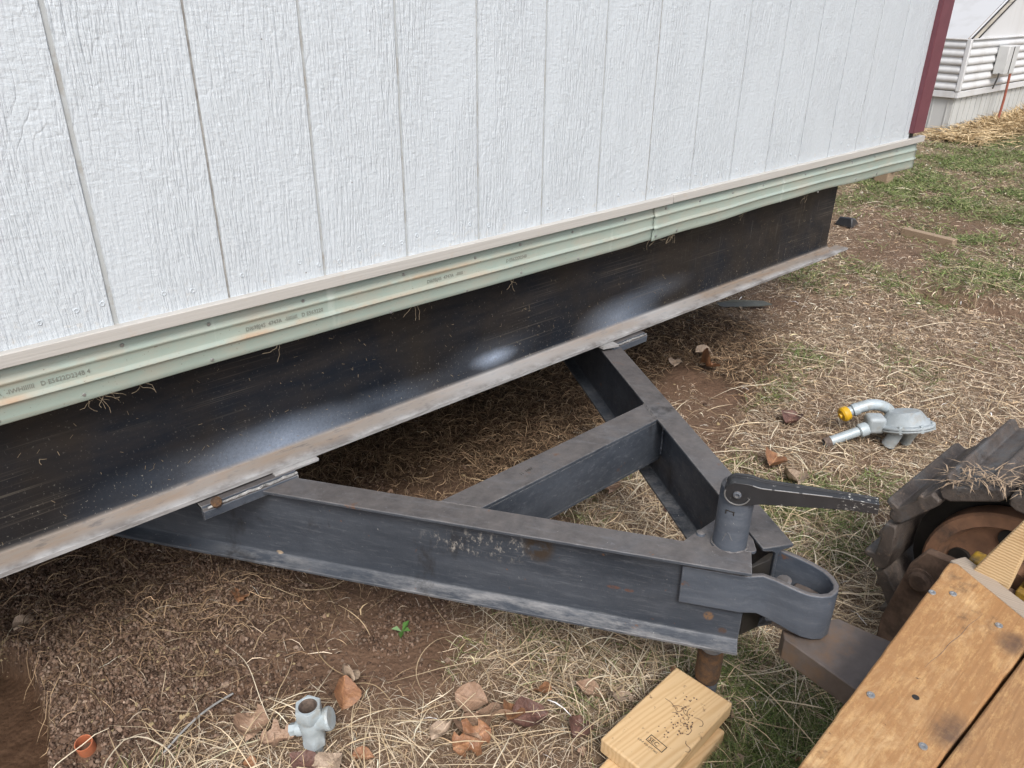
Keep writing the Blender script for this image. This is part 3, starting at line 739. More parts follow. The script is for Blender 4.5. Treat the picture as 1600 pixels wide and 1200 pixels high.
# gusset plate between the flanges, under the jack
JX, JY = .8070, -.7755
HD = Vector((.466, -.884, 0))
m = MB(); ya = -.712
gp = [(pl(ya), ya), (pl(-.80), -.80), (.8215, -.8225), (.829, -.8225), (prr(-.80), -.80), (prr(ya), ya)]
m.prism(gp, ZT - .0105, ZT - .0035)
gus = m.obj('gusset_plate', M_CAST, hitch, bevel=.0012)
m = MB(); m.lathe([(0, .009), (.005, .0085), (.0085, .006), (.0095, 0)], (.788, -.722, ZT - .004), (0, 0, 1), 12); m.obj('bolt', M_CAST, gus, smooth=True)
m = MB(); m.lathe([(0, .045), (.024, .045), (.024, .22), (.0325, .222), (.0325, .560), (.031, .572), (.024, .580), (0, .582)], (JX, JY, 0), (0, 0, 1), 32)
jack = m.obj('jack_tube', M_CAST, hitch, smooth=True, angle=30)
m = MB(); m.lathe([(0, .075), (.024, .075), (.027, .085), (.027, .150), (.025, .165), (0, .165)], (JX, JY, 0), (0, 0, 1), 20); m.obj('jack_foot', M_RUST, jack, smooth=True, angle=30)
m = MB(); pts = []
for a in np.linspace(0, 2 * math.pi, 40): pts.append((JX + math.cos(a) * (.0335 + rng.normal() * .0006), JY + math.sin(a) * (.0335 + rng.normal() * .0006), ZT - .002 + rng.normal() * .0007))
m.tube(pts, .0028, 6); m.obj('weld_collar', M_CAST, jack, smooth=True)
vt = Vector((CAM.x - JX, CAM.y - JY, 0)).normalized(); vs_ = Vector((-vt.y, vt.x, 0))
m = MB()
fv = (vt - vs_ * .25).normalized(); fs_ = Vector((-fv.y, fv.x, 0)); pc = Vector((JX, JY, .528)) + fv * .0322
for du, dw, su, sw in ((0, .0035, .017, .0015), (-.0075, 0, .0015, .008), (.0075, 0, .0015, .008)):
    m.box(pc + fs_ * du + Vector((0, 0, dw)), (su, .0016, sw), Matrix.Rotation(math.atan2(fs_.y, fs_.x), 3, 'Z'))
m.obj('stamped_frame', M_GREASE_GAP, jack)
# dent folds in the tube
m = MB()
pc = Vector((JX, JY, .475)); pts = []
for t in np.linspace(-.2, .55, 9):
    f2 = (vt - vs_ * t * .9).normalized(); pts.append(pc + f2 * .0318 + Vector((0, 0, .012 * math.sin(t * 7) - t * .018)))
m.tube(pts, [.0006 + .0012 * math.sin(math.pi * k / 8) for k in range(9)], 6); m.obj('dent_fold', M_CAST, jack, smooth=True)
# crank handle: folded channel straddling the tube head, pointing away to the right
HZ = .574
hub = Vector((JX, JY, HZ)); tip = Vector((.9215, -.9850, .584))
ad = (tip - hub); AL = ad.length; ad.normalize()
aside = Vector((-ad.y, ad.x, 0)).normalized()
if aside.dot(CAM - hub) < 0: aside = -aside
upv = ad.cross(aside)
if upv.z < 0: upv = -upv
fr = []; edge = []; edge2 = []
prof_w = lambda t: .0235 if t < .08 else (.0235 - (t - .08) / .08 * .0063 if t < .16 else (.0172 - (t - .16) / .84 * .0072))
for t in [-.1015, -.097, -.085, -.06, -.03, .02, .06, .10, .14, .18, .25, .35, .45, .55, .62, .68, .80, .90, 1.0]:
    w = prof_w(t)
    if t < .0: w = math.sqrt(max(.0002 ** 2, .0240 ** 2 - (t * AL) ** 2))
    th = .0185 - .0065 * min(1, max(0, t - .1) / .6)
    lean = aside * (.017 * (1 - min(1, max(0, t) / .8)))
    fr.append((hub + ad * AL * t + lean, aside * th, upv * w))
    if t > .08: edge.append(hub + lean + ad * AL * t + aside * (th + .0002) + upv * (w + .0002)); edge2.append(hub + lean + ad * AL * t - aside * (th + .0002) + upv * (w + .0002))
m.__init__(); m.sweep([(-1, -1), (-.80, -1), (-.80, .55), (.80, .55), (.80, -1), (1, -1), (1, 1), (.72, 1), (.66, .80), (-.66, .80), (-.72, 1), (-1, 1)], fr)
hd = m.obj('crank_handle', M_HANDLE, jack, bevel=.0006, seg=1)
for name, k0, k1 in (('worn_edge', 0, 3), ('worn_edge', 3, 5), ('worn_edge', 5, 8)):
    m = MB(); q = edge[k0:k1 + 1]; m.tube([q[0].lerp(q[1], .12)] + q[1:-1] + [q[-1].lerp(q[-2], .12)], .0011, 6); m.obj(name, M_SCREW, jack, smooth=True)
m = MB(); pts = []
hf = hub + aside * .0358
for t in np.linspace(R(165), R(345), 18): pts.append(hf + (ad * math.cos(t) + upv * math.sin(t)) * .0226)
m.tube(pts, .0013, 6); m.obj('hub_ring', M_SCREW, jack, smooth=True)
m = MB(); m.lathe([(.0075, 0), (.0075, .0035), (.0045, .005), (.0040, .002), (0, .002)], hf, aside, 14); m.obj('hub_pin', M_CAST, jack, smooth=True)
# coupler: strap on the outside of the left web, bent round a U and back along the right beam
def strap():
    pts = []
    wl = A0 + nl * (FW / 2 - .0095); wr = B0 + nr_ * (FW / 2 + .0095 - .02)
    def onL(y): q = A0 + nl * (FW / 2 - .0105); e = A1 + nl * (FW / 2 - .0105); t = (y - q.y) / (e.y - q.y); return q + (e - q) * t
    def onR(y): q = B0 + nr_ * (FW / 2 - .0095); e = B1 + nr_ * (FW / 2 - .0095); t = (y - q.y) / (e.y - q.y); return q + (e - q) * t
    for y in np.linspace(-.742, -.838, 5): q = onL(y); pts.append((q.x, q.y, .328, .417))
    U = [(.7975, -.8600), (.8065, -.8840), (.8128, -.9065), (.8190, -.9260), (.8270, -.9425), (.8400, -.9570), (.8550, -.9655), (.8740, -.9665), (.8890, -.9600), (.9000, -.9455), (.9045, -.9280), (.9040, -.9050), (.8985, -.8800), (.8905, -.8560)]
    zt_ = [.4185, .4165, .414, .411, .409, .4075, .407, .407, .407, .4085, .411, .413, .416, .419]
    zb_ = [.326, .322, .317, .312, .307, .303, .300, .299, .299, .300, .302, .306, .312, .318]
    pts += [(x, y, b, t) for (x, y), b, t in zip(U, zb_, zt_)]
    for y in np.linspace(-.836, -.72, 3): q = onR(y); pts.append((q.x, q.y, .322, .421))
    return pts
sp = strap()
def ribbon(pts, th):
    m = MB(); vs = []; fs = []; N = len(pts)
    for k, (x, y, z0, z1) in enumerate(pts):
        a = pts[max(k - 1, 0)]; b = pts[min(k + 1, N - 1)]
        t = Vector((b[0] - a[0], b[1] - a[1], 0)).normalized(); nn = Vector((t.y, -t.x, 0))
        for s, z in ((.5, z0), (-.5, z0), (-.5, z1), (.5, z1)): vs.append(Vector((x, y, z)) + nn * th * s)
    for k in range(N - 1):
        for i in range(4):
            j = (i + 1) % 4; fs.append((k * 4 + i, k * 4 + j, (k + 1) * 4 + j, (k + 1) * 4 + i))
    fs += [(3, 2, 1, 0), tuple((N - 1) * 4 + i for i in range(4))]
    return m.add(vs, fs)
cp = ribbon(sp, .0105).obj('coupler', M_CAST, hitch, bevel=.0025, seg=2)
m = MB(); ring_ = [(p[0], p[1]) for p in sp[6:-4]]
m.prism([(x * .90 + .8600 * .10, y * .90 - .915 * .10) for x, y in ring_], .302, .360); m.obj('coupler_socket', M_DBAR, cp, bevel=.003)
m = MB(); m.lathe([(0, .012), (.012, .011), (.016, .006), (.014, 0), (.007, -.002), (.007, -.03), (0, -.03)], (.843, -.882, .385), (-.3, .2, .9), 12); m.obj('latch_knob', M_CAST, cp, smooth=True)
m = MB(); m.tube([(.848, -.917, .364), (.853, -.921, .366), (.859, -.921, .365)], [.004, .006, .004], 8); m.obj('pebble', M_OLDLUM, cp, smooth=True)
# near-black plate painting in the shade of the gap between the beam ends
m = MB(); m.prism([(.800, -.835), (.845, -.845), (.868, -.838), (.868, -.832), (.800, -.829)], .245, ZT - .022); m.obj('gap_shade_plate', M_GREASE_GAP, hitch, bevel=.001)
# clamp angles fixing the beams under the chassis flange
def clamp(x0, x1, y, z, bolt=None):
    m = MB()
    m.sweep([(0, 0), (.034, 0), (.034, .005), (.006, .007), (.004, -.022), (-.002, -.022), (-.004, -.002)], [((x, y, z), (0, 1, 0), (0, 0, 1)) for x in np.linspace(x0, x1, 8)])
    c = m.obj('clamp_angle', M_CAST, hitch, bevel=.001)
    m = MB(); pts = []
    for t in np.linspace(0.05, 1, 26):
        pts.append((x0 + (x1 - x0) * t, y - .001 + rng.normal() * .0005, z + .0035 + rng.normal() * .0006))
    m.tube(pts, [.0022 + .0014 * rng.random() for _ in pts], 7); m.obj('weld_bead', M_WELD, c, smooth=True)
    if bolt is not None:
        m = MB(); m.lathe([(0, .010), (.006, .010), (.009, .007), (.0115, .006), (.0115, -.002)], bolt, (-.2, -.5, .8), 10); m.obj('bolt_head', M_RUST, c, smooth=True)
clamp(.075, .285, -.020, .4465, (.105, -.020, .4535)); clamp(1.322, 1.475, -.016, .4465)
m = MB(); m.bx(.240, .345, -.010, .02, .4500, .4572); m.obj('packer_plate', M_BEAM, hitch, bevel=.0012)
m = MB(); m.add([(1.285, -.010, .4485), (1.335, -.026, .4485), (1.345, .02, .4485), (1.285, .02, .4485), (1.285, -.010, .4565), (1.335, -.026, .4565), (1.345, .02, .4565), (1.285, .02, .4565)], [(0, 3, 2, 1), (4, 5, 6, 7), (0, 1, 5, 4), (1, 2, 6, 5), (2, 3, 7, 6), (3, 0, 4, 7)]); m.obj('packer_plate', M_BEAM, hitch, bevel=.001)

# ================================================================== CRAWLER MACHINE
crawler = thing('tracked_mover', 'muddy tracked mover with brown steel shoes and stained wooden plank deck, beside the hitch coupler', 'crawler machine', (1.25, -1.25, 0))
TX0, TX1, TCY, TCZ, TR = 1.28, 1.665, -1.135, .262, .238
# loop path: front half circle, then straight back along top and bottom
def loop_pts(pitch):
    pts = []; s = 0
    step = pitch / TR
    a = R(-97)
    while a < R(95): pts.append((TCY + math.cos(a) * TR, TCZ + math.sin(a) * TR, a)); a += step
    y = pts[-1][0]
    k = 1
    while k < 8: pts.append((y - pitch * k, TCZ + TR, R(90))); k += 1
    k = 0
    y = pts[0][0]
    for k in range(1, 8): pts.append((y - pitch * k, TCZ - TR + .004, R(-90)))
    return pts
shoe_me = None
prof_s = [(-.064, -.020), (-.050, -.026), (.048, -.026), (.062, -.018), (.064, .002), (.052, .012), (.047, .012), (.044, .036), (.034, .036), (.030, .010), (-.020, .006), (-.026, .013), (-.036, .013), (-.040, .005), (-.060, .004)]
LP = loop_pts(.134)
for k, (y, z, a) in enumerate(LP):
    if shoe_me is None:
        m = MB(); W = TX1 - TX0; mid = []
        fr = [((x, 0, 0), (0, 1, 0), (0, 0, 1)) for x in (-W / 2, -W / 2 + .012, W / 2 - .012, W / 2)]
        n_ = len(prof_s); vs = []; fs = []
        for q, (o_, A_, B_) in enumerate(fr):
            sc = .90 if q in (0, 3) else 1.0
            for u_, w_ in prof_s: vs.append((o_[0], u_ * (.97 if sc < 1 else 1), w_ * sc))
        for q in range(3):
            for i in range(n_):
                j = (i + 1) % n_; fs.append((q * n_ + i, q * n_ + j, (q + 1) * n_ + j, (q + 1) * n_ + i))
        fs += [tuple(range(n_ - 1, -1, -1)), tuple(3 * n_ + i for i in range(n_))]
        m.add(vs, fs); o = m.obj('track_shoe', M_TRACK, None, bevel=.003, seg=2)
        proto_shoe = o; shoe_me = o.data
    else:
        o = proto_shoe.copy(); COL.objects.link(o)
    o.parent = crawler
    jit = rng.normal() * .03
    o.location = Vector(((TX0 + TX1) / 2 + rng.normal() * .003, y, z)) - Vector(crawler.location)
    o.rotation_euler = (a - R(90) + jit, 0, 0)
# chain links, wheel, hub
m = MB()
for xx in (TX0 + .10, TX1 - .11):
    vs = []
    ring = []
    for a in np.linspace(R(-90), R(90), 15): ring.append((TCY + math.cos(a) * (TR - .032), TCZ + math.sin(a) * (TR - .032)))
    ring = [(TCY - 1.0, TCZ - TR + .032)] + ring + [(TCY - 1.0, TCZ + TR - .032)]
    inner = [(TCY + (y_ - TCY) * (.80 if y_ > TCY else 1), TCZ + (z_ - TCZ) * .80) for y_, z_ in ring]
    N = len(ring)
    for X_ in (xx, xx + .03):
        vs += [(X_, y_, z_) for y_, z_ in ring] + [(X_, y_, z_) for y_, z_ in inner]
    fs = []
    for i in range(N - 1):
        fs += [(i, i + 1, N + i + 1, N + i), (2 * N + i + 1, 2 * N + i, 3 * N + i, 3 * N + i + 1), (i + 1, i, 2 * N + i, 2 * N + i + 1), (N + i, N + i + 1, 3 * N + i + 1, 3 * N + i)]
    m.add(vs, fs)
m.obj('track_chain', M_GREASE_GAP, crawler)
WX = TX0 + .045
m = MB(); m.lathe([(.172, .04), (.172, 0), (.167, -.006), (.142, -.006), (.137, .004), (.131, .022), (.080, .030), (.066, .022), (.060, 0), (.056, -.012), (.030, -.016), (0, -.016)], (WX, TCY - .005, TCZ + .005), (1, 0, 0), 48)
wheel = m.obj('idler_wheel', M_WHEEL, crawler, smooth=True, angle=28)
for a in range(5):
    an = R(72 * a + 76)
    m = MB(); m.lathe([(0, .020), (.022, .020), (.023, .0285), (.020, .030)], (WX, TCY - .005 + math.cos(an) * .104, TCZ + .005 + math.sin(an) * .104), (1, 0, 0), 18); m.obj('lightening_hole', M_GREASE_GAP, wheel)
    m = MB(); 
m = MB(); m.lathe([(0, -.018), (.020, -.018), (.024, -.014), (.024, 0)], (WX - .012, TCY - .005, TCZ + .005), (1, 0, 0), 6); m.obj('hub_nut', M_GREASE_GAP, wheel)
# mud-caked inner frame below the wheel, with roller ends
m = MB(); gp_ = [(-.954, .117), (-.980, .290), (-1.004, .338), (-1.060, .342), (-1.55, .30), (-1.55, .05), (-.998, .045), (-.956, .048)]
ng = len(gp_); m.add([(1.218, y_, z_) for y_, z_ in gp_] + [(1.240, y_, z_) for y_, z_ in gp_], [tuple(range(ng)), tuple(range(2 * ng - 1, ng - 1, -1))] + [(k, ng + k, ng + (k + 1) % ng, (k + 1) % ng) for k in range(ng)])
tg = m.obj('track_guard', M_MUD, crawler, bevel=.004)
m = MB(); m.lathe([(0, -.010), (.018, -.010), (.022, -.007), (.024, -.001), (.030, .0), (.030, .01)], (1.214, -1.010, .262), (1, 0, 0), 24); m.obj('roller_end', M_MUD, crawler, smooth=True, angle=30)
m = MB(); m.lathe([(0, -.01), (.045, -.01), (.05, 0), (.05, .10)], (TX0 + .06, -1.02, .095), (1, 0, 0), 20); m.obj('track_roller', M_MUD, crawler, smooth=True, angle=30)
m = MB(); m.bx(TX0 + .14, TX1 - .12, -2.1, -1.16, .12, .36); m.obj('track_frame', M_MUD, crawler, bevel=.01)
m = MB(); m.bx(1.22, 1.33, -1.42, -1.175, .30, .345); m.bx(1.235, 1.262, -1.30, -1.182, .345, .385); m.obj('yellow_bracket', M_MACHY, crawler, bevel=.004)
m = MB(); m.bx(1.06, 1.272, -2.0, -1.29, .20, .36); m.obj('machine_body', M_MACHY, crawler, bevel=.01)
m = MB(); m.bx(1.185, 1.225, -1.135, -1.088, .335, .392); m.obj('yellow_bracket', M_MACHY, crawler, bevel=.006)
# drawbar plate under the coupler
m = MB(); m.prism([(.826, -.905), (.935, -.962), (.953, -1.06), (.955, -1.75), (.785, -1.75), (.793, -1.063), (.806, -.922)], .247, .297); m.obj('drawbar', M_DBAR, crawler, bevel=.002)
# plank deck
DZ = .42
def plank(poly, name, mat, z0=DZ - .038, z1=DZ, rag=.0):
    pts = []
    for i in range(len(poly)):
        a = Vector(poly[i]); b = Vector(poly[(i + 1) % len(poly)]); d = b - a; k = max(1, int(d.length / .03)); nrm = Vector((d.y, -d.x)).normalized()
        for j in range(k):
            pts.append(a + d * j / k + nrm * (rng.normal() * rag if 0 < j else 0))
    m = MB(); m.prism([(p.x, p.y) for p in pts], z0, z1); return m.obj(name, mat, crawler, bevel=.0035, seg=2)
p1 = plank([(-.14, -1.233), (1.0295, -1.2552), (1.098, -1.108), (1.108, -1.089), (1.098, -1.0775), (-.14, -1.161)][:], 'deck_plank', M_PLANK, rag=.0006)
p2 = plank([(-.14, -1.395), (.965, -1.405), (1.0275, -1.2602), (-.14, -1.238)], 'deck_plank', M_PLANK2, z0=DZ - .039, z1=DZ - .001)
p3 = plank([(-.14, -1.56), (.90, -1.565), (.963, -1.410), (-.14, -1.400)], 'deck_plank', M_PLANK2)
for k, (x, y) in enumerate(((1.010, -1.119), (.987, -1.204), (.673, -1.128), (.640, -1.222), (.985, -1.092))):
    m = MB(); m.lathe([(0, .0004), (.0022, .0006), (.0030, .0022), (.0060, .0020), (.0066, .0003)], (x, y, DZ), (0, 0, 1), 14); m.obj('screw', M_SCREW, p1, smooth=True, angle=25)
m = MB(); m.lathe([(0, .0002), (.0050, .0004), (.0056, .0002)], (.722, -1.176, DZ), (0, 0, 1), 12); m.obj('knot', M_GREASE_GAP, p1)
# a long drying check in the first plank
m = MB(); pts = [(.7925 + .0121 * i, -1.160 - .0008 * i + .0012 * math.sin(i * 1.1), DZ - .0001) for i in range(18)]
m.tube(pts, [.0002 + .0003 * math.sin(math.pi * i / 17) for i in range(18)], 5); m.obj('drying_check', M_BORE, p1)
# grey joist at the plank ends, end post
e0 = Vector((1.1115, -1.072)); e1 = Vector((.88, -1.60)); ed = (e1 - e0).normalized(); en = Vector((-ed.y, ed.x))
if en.x < 0: en = -en
q = [e0 + en * .004, e1 + en * .004, e1 + en * .042, e0 + en * .042]
m = MB(); m.prism([(p.x, p.y) for p in q], DZ - .14, DZ - .006); m.obj('end_joist', M_GREYWD, crawler, bevel=.003)
m = MB(); m.bx(.0, 1.06, -1.55, -1.17, DZ - .09, DZ - .0395); m.obj('deck_bearer', M_OLDLUM, crawler, bevel=.003)
# ridged lath leaning up from the end joist
m = MB(); vs = []
for x in (1.119, 1.150): vs += [(x, -1.113, DZ - .012), (x, -1.176, DZ - .026), (x, -1.186, .58), (x, -1.178, .605), (x + .0, -1.160, .545)]
m.add(vs, [(0, 1, 2, 3, 4), (9, 8, 7, 6, 5), (0, 5, 6, 1), (1, 6, 7, 2), (2, 7, 8, 3), (3, 8, 9, 4), (4, 9, 5, 0)]); m.obj('ridged_wedge', M_POST, crawler, bevel=.002)

# ================================================================== LOOSE TIMBER
def board_obj(name, label, cat, c, d, rz, z0, mat, group=None):
    m = MB(); Mz = Matrix.Rotation(rz, 3, 'Z')
    m.box((0, 0, d[2] / 2), d, Mz); o = m.obj(name, mat, None, bevel=.004, seg=2); o.location = (c[0], c[1], z0)
    tag(o, label, cat, group); return o
gz0 = .0
o = board_obj('lumber_block', 'fresh pine lumber block with dark stamp, top of the pair beside the hitch jack', 'lumber', (.652, -.793), (.262, .139, .038), R(3.5), .043, M_LUMBER)
st = text('SEC', .0135, (.585, -.795, .0812), Matrix.Rotation(R(-88), 4, 'Z'), M_GREASE_GAP, o, 'stamp', ext=.0002)
st.location = -Vector(o.location)
m = MB()
for (x0, x1, y0, y1) in ((.582, .5835, -.832, -.792), (.5985, .600, -.832, -.792), (.582, .600, -.7935, -.792), (.582, .600, -.832, -.8305)): m.bx(x0, x1, y0, y1, .0808, .0814)
sf = m.obj('stamp_frame', M_GREASE_GAP, o); sf.location = -Vector(o.location)
t2 = text('S-P-F KD-HT 062', .0065, (.571, -.780, .0812), Matrix.Rotation(R(-88), 4, 'Z'), M_GREASE_GAP, o, 'stamp'); t2.location = -Vector(o.location)
board_obj('lumber_block', 'lower pine lumber block mostly hidden under the stamped block', 'lumber', (.612, -.812), (.262, .139, .038), R(5.5), .004, M_LUMBER)
board_obj('timber_offcut', 'short weathered timber lying alone in the far grass', 'timber', (4.895, .455), (.055, .34, .05), R(-6), .0, M_OLDLUM)

# ================================================================== PIPE FITTINGS
fit = thing('pipe_union', 'pale grey hexagonal pipe tee standing upright on a stub in the dry grass', 'pipe fitting', (.108, -.335, 0))
fx, fy = .108, -.335
m = MB(); m.lathe([(.0135, -.01), (.0135, .040)], (fx, fy, 0), (0, 0, 1), 24); m.obj('pipe_stub', M_GALV, fit, smooth=True)
sx_ = Vector((CR.x, CR.y, 0)).normalized(); ua = (-.03, .02, 1)
m = MB(); m.lathe([(.0150, .034), (.0235, .036, 1), (.0245, .040, 1), (.0245, .054, 1), (.0225, .058), (.0215, .066), (.0235, .082), (.0245, .092), (.0225, .102), (.0225, .106), (.0265, .110, 1), (.0275, .113, 1), (.0275, .138, 1), (.0262, .1405, 1), (.0190, .1405), (.0180, .139)], (fx, fy, 0), ua, 36)
body = m.obj('union_body', M_GALV2, fit, smooth=True, angle=25)
m = MB(); m.lathe([(.0181, .1395), (.0165, .130), (.0150, .100), (0, .098)], (fx, fy, 0), ua, 24); m.obj('bore', M_BORE, fit, smooth=True)
m = MB(); m.lathe([(.019, .0), (.0200, .018), (.0225, .023), (.0235, .030), (.021, .034), (0, .0345)], Vector((fx - .003, fy, .098)) + sx_ * .008, (sx_ * 1 + Vector((0, 0, .30))), 28); m.obj('side_outlet', M_GALV2, fit, smooth=True, angle=30)
m = MB(); m.lathe([(.016, 0), (.0150, .022), (.012, .024, 1), (.0125, .036, 1), (0, .037)], Vector((fx, fy, .080)) - sx_ * .012, (-sx_ + Vector((0, 0, -.25))), 24); m.obj('square_plug', M_GALV2, fit, smooth=True, angle=25)
ringo = MB(); ringo.lathe([(.0155, .002), (.0155, .034), (.0170, .034), (.0172, .030), (.0172, .0), (.0155, .002)], (0, 0, 0), (0, 0, 1), 32)
o = ringo.obj('plastic_ring', M_TERRA, None, smooth=True, angle=40); o.location = (-.238, -.020, hz(-.238, -.02) - .003); o.rotation_euler = (R(12), R(-8), 0)
tag(o, 'small orange plastic pipe ring standing on bare soil near the dug hole', 'pipe ring')

# regulator lying on the straw
reg = thing('gas_regulator', 'grey gas regulator with pipe stubs and yellow cap lying on straw', 'gas regulator', (2.20, -.52, 0))
RO = Vector((2.205, -.530, .0)); RXv = sx_; RYv = Vector((CF.x, CF.y, 0)).normalized(); RZv = Vector((0, 0, 1))
def rp(x, y, z): return RO + RXv * x + RYv * y + RZv * z
tilt = (RZv * .90 + RYv * .30 - RXv * .10).normalized()
dc = rp(.052, 0, .074)
m = MB(); m.lathe([(0, -.020), (.060, -.018), (.072, -.012), (.090, -.010), (.094, -.006), (.094, -.001)], dc, tilt, 40)
m.lathe([(.094, .001), (.094, .006), (.091, .009), (.080, .011), (.054, .048), (.048, .052), (0, .053)], dc, tilt, 40)
m.obj('diaphragm_housing', M_GALV, reg, smooth=True, angle=26)
for k in range(8):
    m = MB(); a = 2 * math.pi * k / 8 + .2; u = tilt.cross(RYv).normalized(); w = tilt.cross(u)
    m.lathe([(0, .015), (.006, .015), (.007, .010), (.007, -.011)], dc + (u * math.cos(a) + w * math.sin(a)) * .087, tilt, 6); m.obj('rim_bolt', M_GALV2, reg)
m = MB(); m.lathe([(.017, .03), (.022, -.002), (.023, -.050), (.021, -.052), (.018, -.046), (0, -.046)], rp(.012, -.03, .058), (.10, -.30, 1), 20); m.obj('outlet_port', M_GALV, reg, smooth=True, angle=35)
m = MB(); m.lathe([(.026, .03), (.019, -.01), (.017, -.052), (0, -.053)], rp(.070, -.015, .054), (-.25, -.25, 1), 20); m.obj('spring_barrel', M_GALV2, reg, smooth=True, angle=35)
m = MB(); m.box(rp(-.055, .0, .082), (.062, .055, .060), Matrix.Rotation(math.atan2(RXv.y, RXv.x), 3, 'Z')); m.obj('valve_block', M_GALV, reg, bevel=.012, seg=3)
p0 = rp(-.080, -.01, .068); p1_ = rp(-.225, -.03, .018)
d_ = (p1_ - p0); L_ = d_.length
m = MB(); m.lathe([(.021, 0), (.0235, .004), (.0235, .028), (.020, .032)], p0, d_, 20); m.lathe([(.0165, .030), (.0165, L_), (.0135, L_), (.0135, L_ - .03), (0, L_ - .03)], p0, d_, 20); m.obj('inlet_pipe', M_GALV2, reg, smooth=True, angle=35)
m = MB(); m.lathe([(.0166, L_ - .022), (.0172, L_ - .02), (.0172, L_ + .001), (.0135, L_ + .001)], p0, d_, 20); m.obj('pipe_thread', M_BORE, reg, smooth=True, angle=35)
m = MB(); pts = []
for t in np.linspace(0, 1, 14):
    a = R(-35) + t * R(135)
    pts.append(rp(-.015 - .040 * 1 + math.cos(a) * .075 + .01, .07 - .01 * t, .072 + math.sin(a) * .050))
pts += [rp(-.085, .06, .112), rp(-.112, .055, .100)]
m.tube(pts, .0195, 16); m.obj('bent_pipe', M_GALV2, reg, smooth=True, angle=40)
m = MB(); m.lathe([(.0205, 0), (.022, .004), (.022, .020), (.019, .022)], rp(-.092, .058, .108), (-RXv - RZv * .42), 16); m.lathe([(.017, .018), (.017, .05)], rp(-.092, .058, .108), (-RXv - RZv * .42), 16); m.obj('pipe_collar', M_GALV2, reg, smooth=True, angle=35)
m = MB(); m.lathe([(.024, .0), (.026, .004), (.026, .020), (.022, .026), (.010, .027), (.009, .034), (0, .034)], rp(-.128, .053, .094), (-RXv - RZv * .38 - RYv * .25), 20); m.obj('yellow_cap', M_YELLOW, reg, smooth=True, angle=30)

# ================================================================== SMALL SCATTER THINGS
m = MB(); m.add([(0, 0, 0), (.16, -.13, .006), (.205, -.155, .01), (.21, -.10, .012), (.10, .0, .016), (.02, .05, .004)], [(0, 1, 2, 3, 4, 5)])
o = m.obj('metal_scrap', M_SCRAP, None); sm = o.modifiers.new('t', 'SOLIDIFY'); sm.thickness = .003; o.location = (2.86, .60, .010)
tag(o, 'flat dull green sheet metal scrap half buried in straw beyond the beam', 'metal scrap')
m = MB(); m.add([(0, 0, 0), (.16, .03, 0), (.18, .09, .0), (.02, .14, 0), (.02, .02, .07), (.12, .04, .045), (.14, .09, .04), (.04, .12, .06)], [(0, 3, 2, 1), (4, 5, 6, 7), (0, 1, 5, 4), (1, 2, 6, 5), (2, 3, 7, 6), (3, 0, 4, 7)])
o = m.obj('plastic_tray', M_BLACKPL, None, bevel=.01); o.location = (4.78, .90, 0)
tag(o, 'crushed black plastic tray on the grass past the end of the steel beam', 'plastic tray')
m = MB(); 
for k in range(5):
    m.box((.03 * math.sin(k * 2.1), .03 * math.cos(k * 1.3), .06 + .11 * k), (.12 - .01 * k, .11, .12), Matrix.Rotation(.2 * k, 3, 'Z'))
o = m.obj('timber_pier', M_OLDLUM, None, bevel=.006); o.location = (6.35, 1.40, 0)
tag(o, 'rough brown timber stump under the far corner of the white home', 'timber pier')
# grey reed
m = MB(); pts = [(-.128 + .168 * t, -.141 + .050 * t + .006 * math.sin(3 * t), .012 + .010 * math.sin(math.pi * t) + .004) for t in np.linspace(0, 1, 12)]
m.tube(pts, .0024, 8); o = m.obj('grey_rod', M_ROD, None, smooth=True); tag(o, 'thin grey rod lying straight across the straw edge near the orange ring', 'rod')

# ================================================================== NEIGHBOUR HOME
NX, NY = 9.60, 2.20
nb = thing('neighbour_home', 'white neighbouring mobile home with ribbed lower siding, past the far grass', 'mobile home', (NX, NY, 0))
m = MB(); m.bx(NX + .03, NX + 12, NY + .03, NY + .055, -.05, .385); m.bx(NX + .03, NX + .055, NY + .056, NY + 4.2, -.05, .385); m.obj('skirting', M_NBS, nb)
m = MB()
for k in range(34):
    x = NX + .06 + k * .16 + rng.normal() * .01
    m.bx(x, x + .012, NY + .022, NY + .029, -.04, .375)
for k in range(14):
    y = NY + .08 + k * .16
    m.bx(NX + .022, NX + .029, y, y + .012, -.04, .375)
o = m.obj('skirting_rib', M_NBS, nb)
m = MB(); m.bx(NX - .012, NX + 12, NY - .012, NY + .02, .375, .445); m.bx(NX - .012, NX + .02, NY + .021, NY + 4.2, .375, .445); m.obj('base_band', M_NB, nb, bevel=.004)
# ribbed lower siding: each rib a convex lap
for k in range(6):
    z = .452 + k * .087
    for side in (0, 1):
        m = MB(); ringp = [(0, 0), (-.012, .004), (-.021, .018), (-.022, .036), (-.014, .056), (-.004, .064), (-.002, .085), (0.012, .085), (.012, 0)]
        if side == 0: fr = [((x, NY, z), (0, 1, 0), (0, 0, 1)) for x in (NX + .03, NX + 12)]
        else: fr = [((NX, y, z), (1, 0, 0), (0, 0, 1)) for y in (NY + .03, NY + 4.2)]
        m.sweep(ringp, fr); m.obj('ribbed_siding', M_NB, nb, smooth=True, angle=50)
m = MB(); m.bx(NX - .020, NX + .028, NY - .020, NY + .028, .446, .985); m.obj('corner_post', M_NB, nb, bevel=.006)
m = MB(); m.bx(NX + .029, NX + 12, NY - .028, NY + .012, .976, .990); m.bx(NX - .028, NX + .012, NY + .029, NY + 4.2, .976, .990); m.obj('drip_edge', M_NB, nb, bevel=.003)
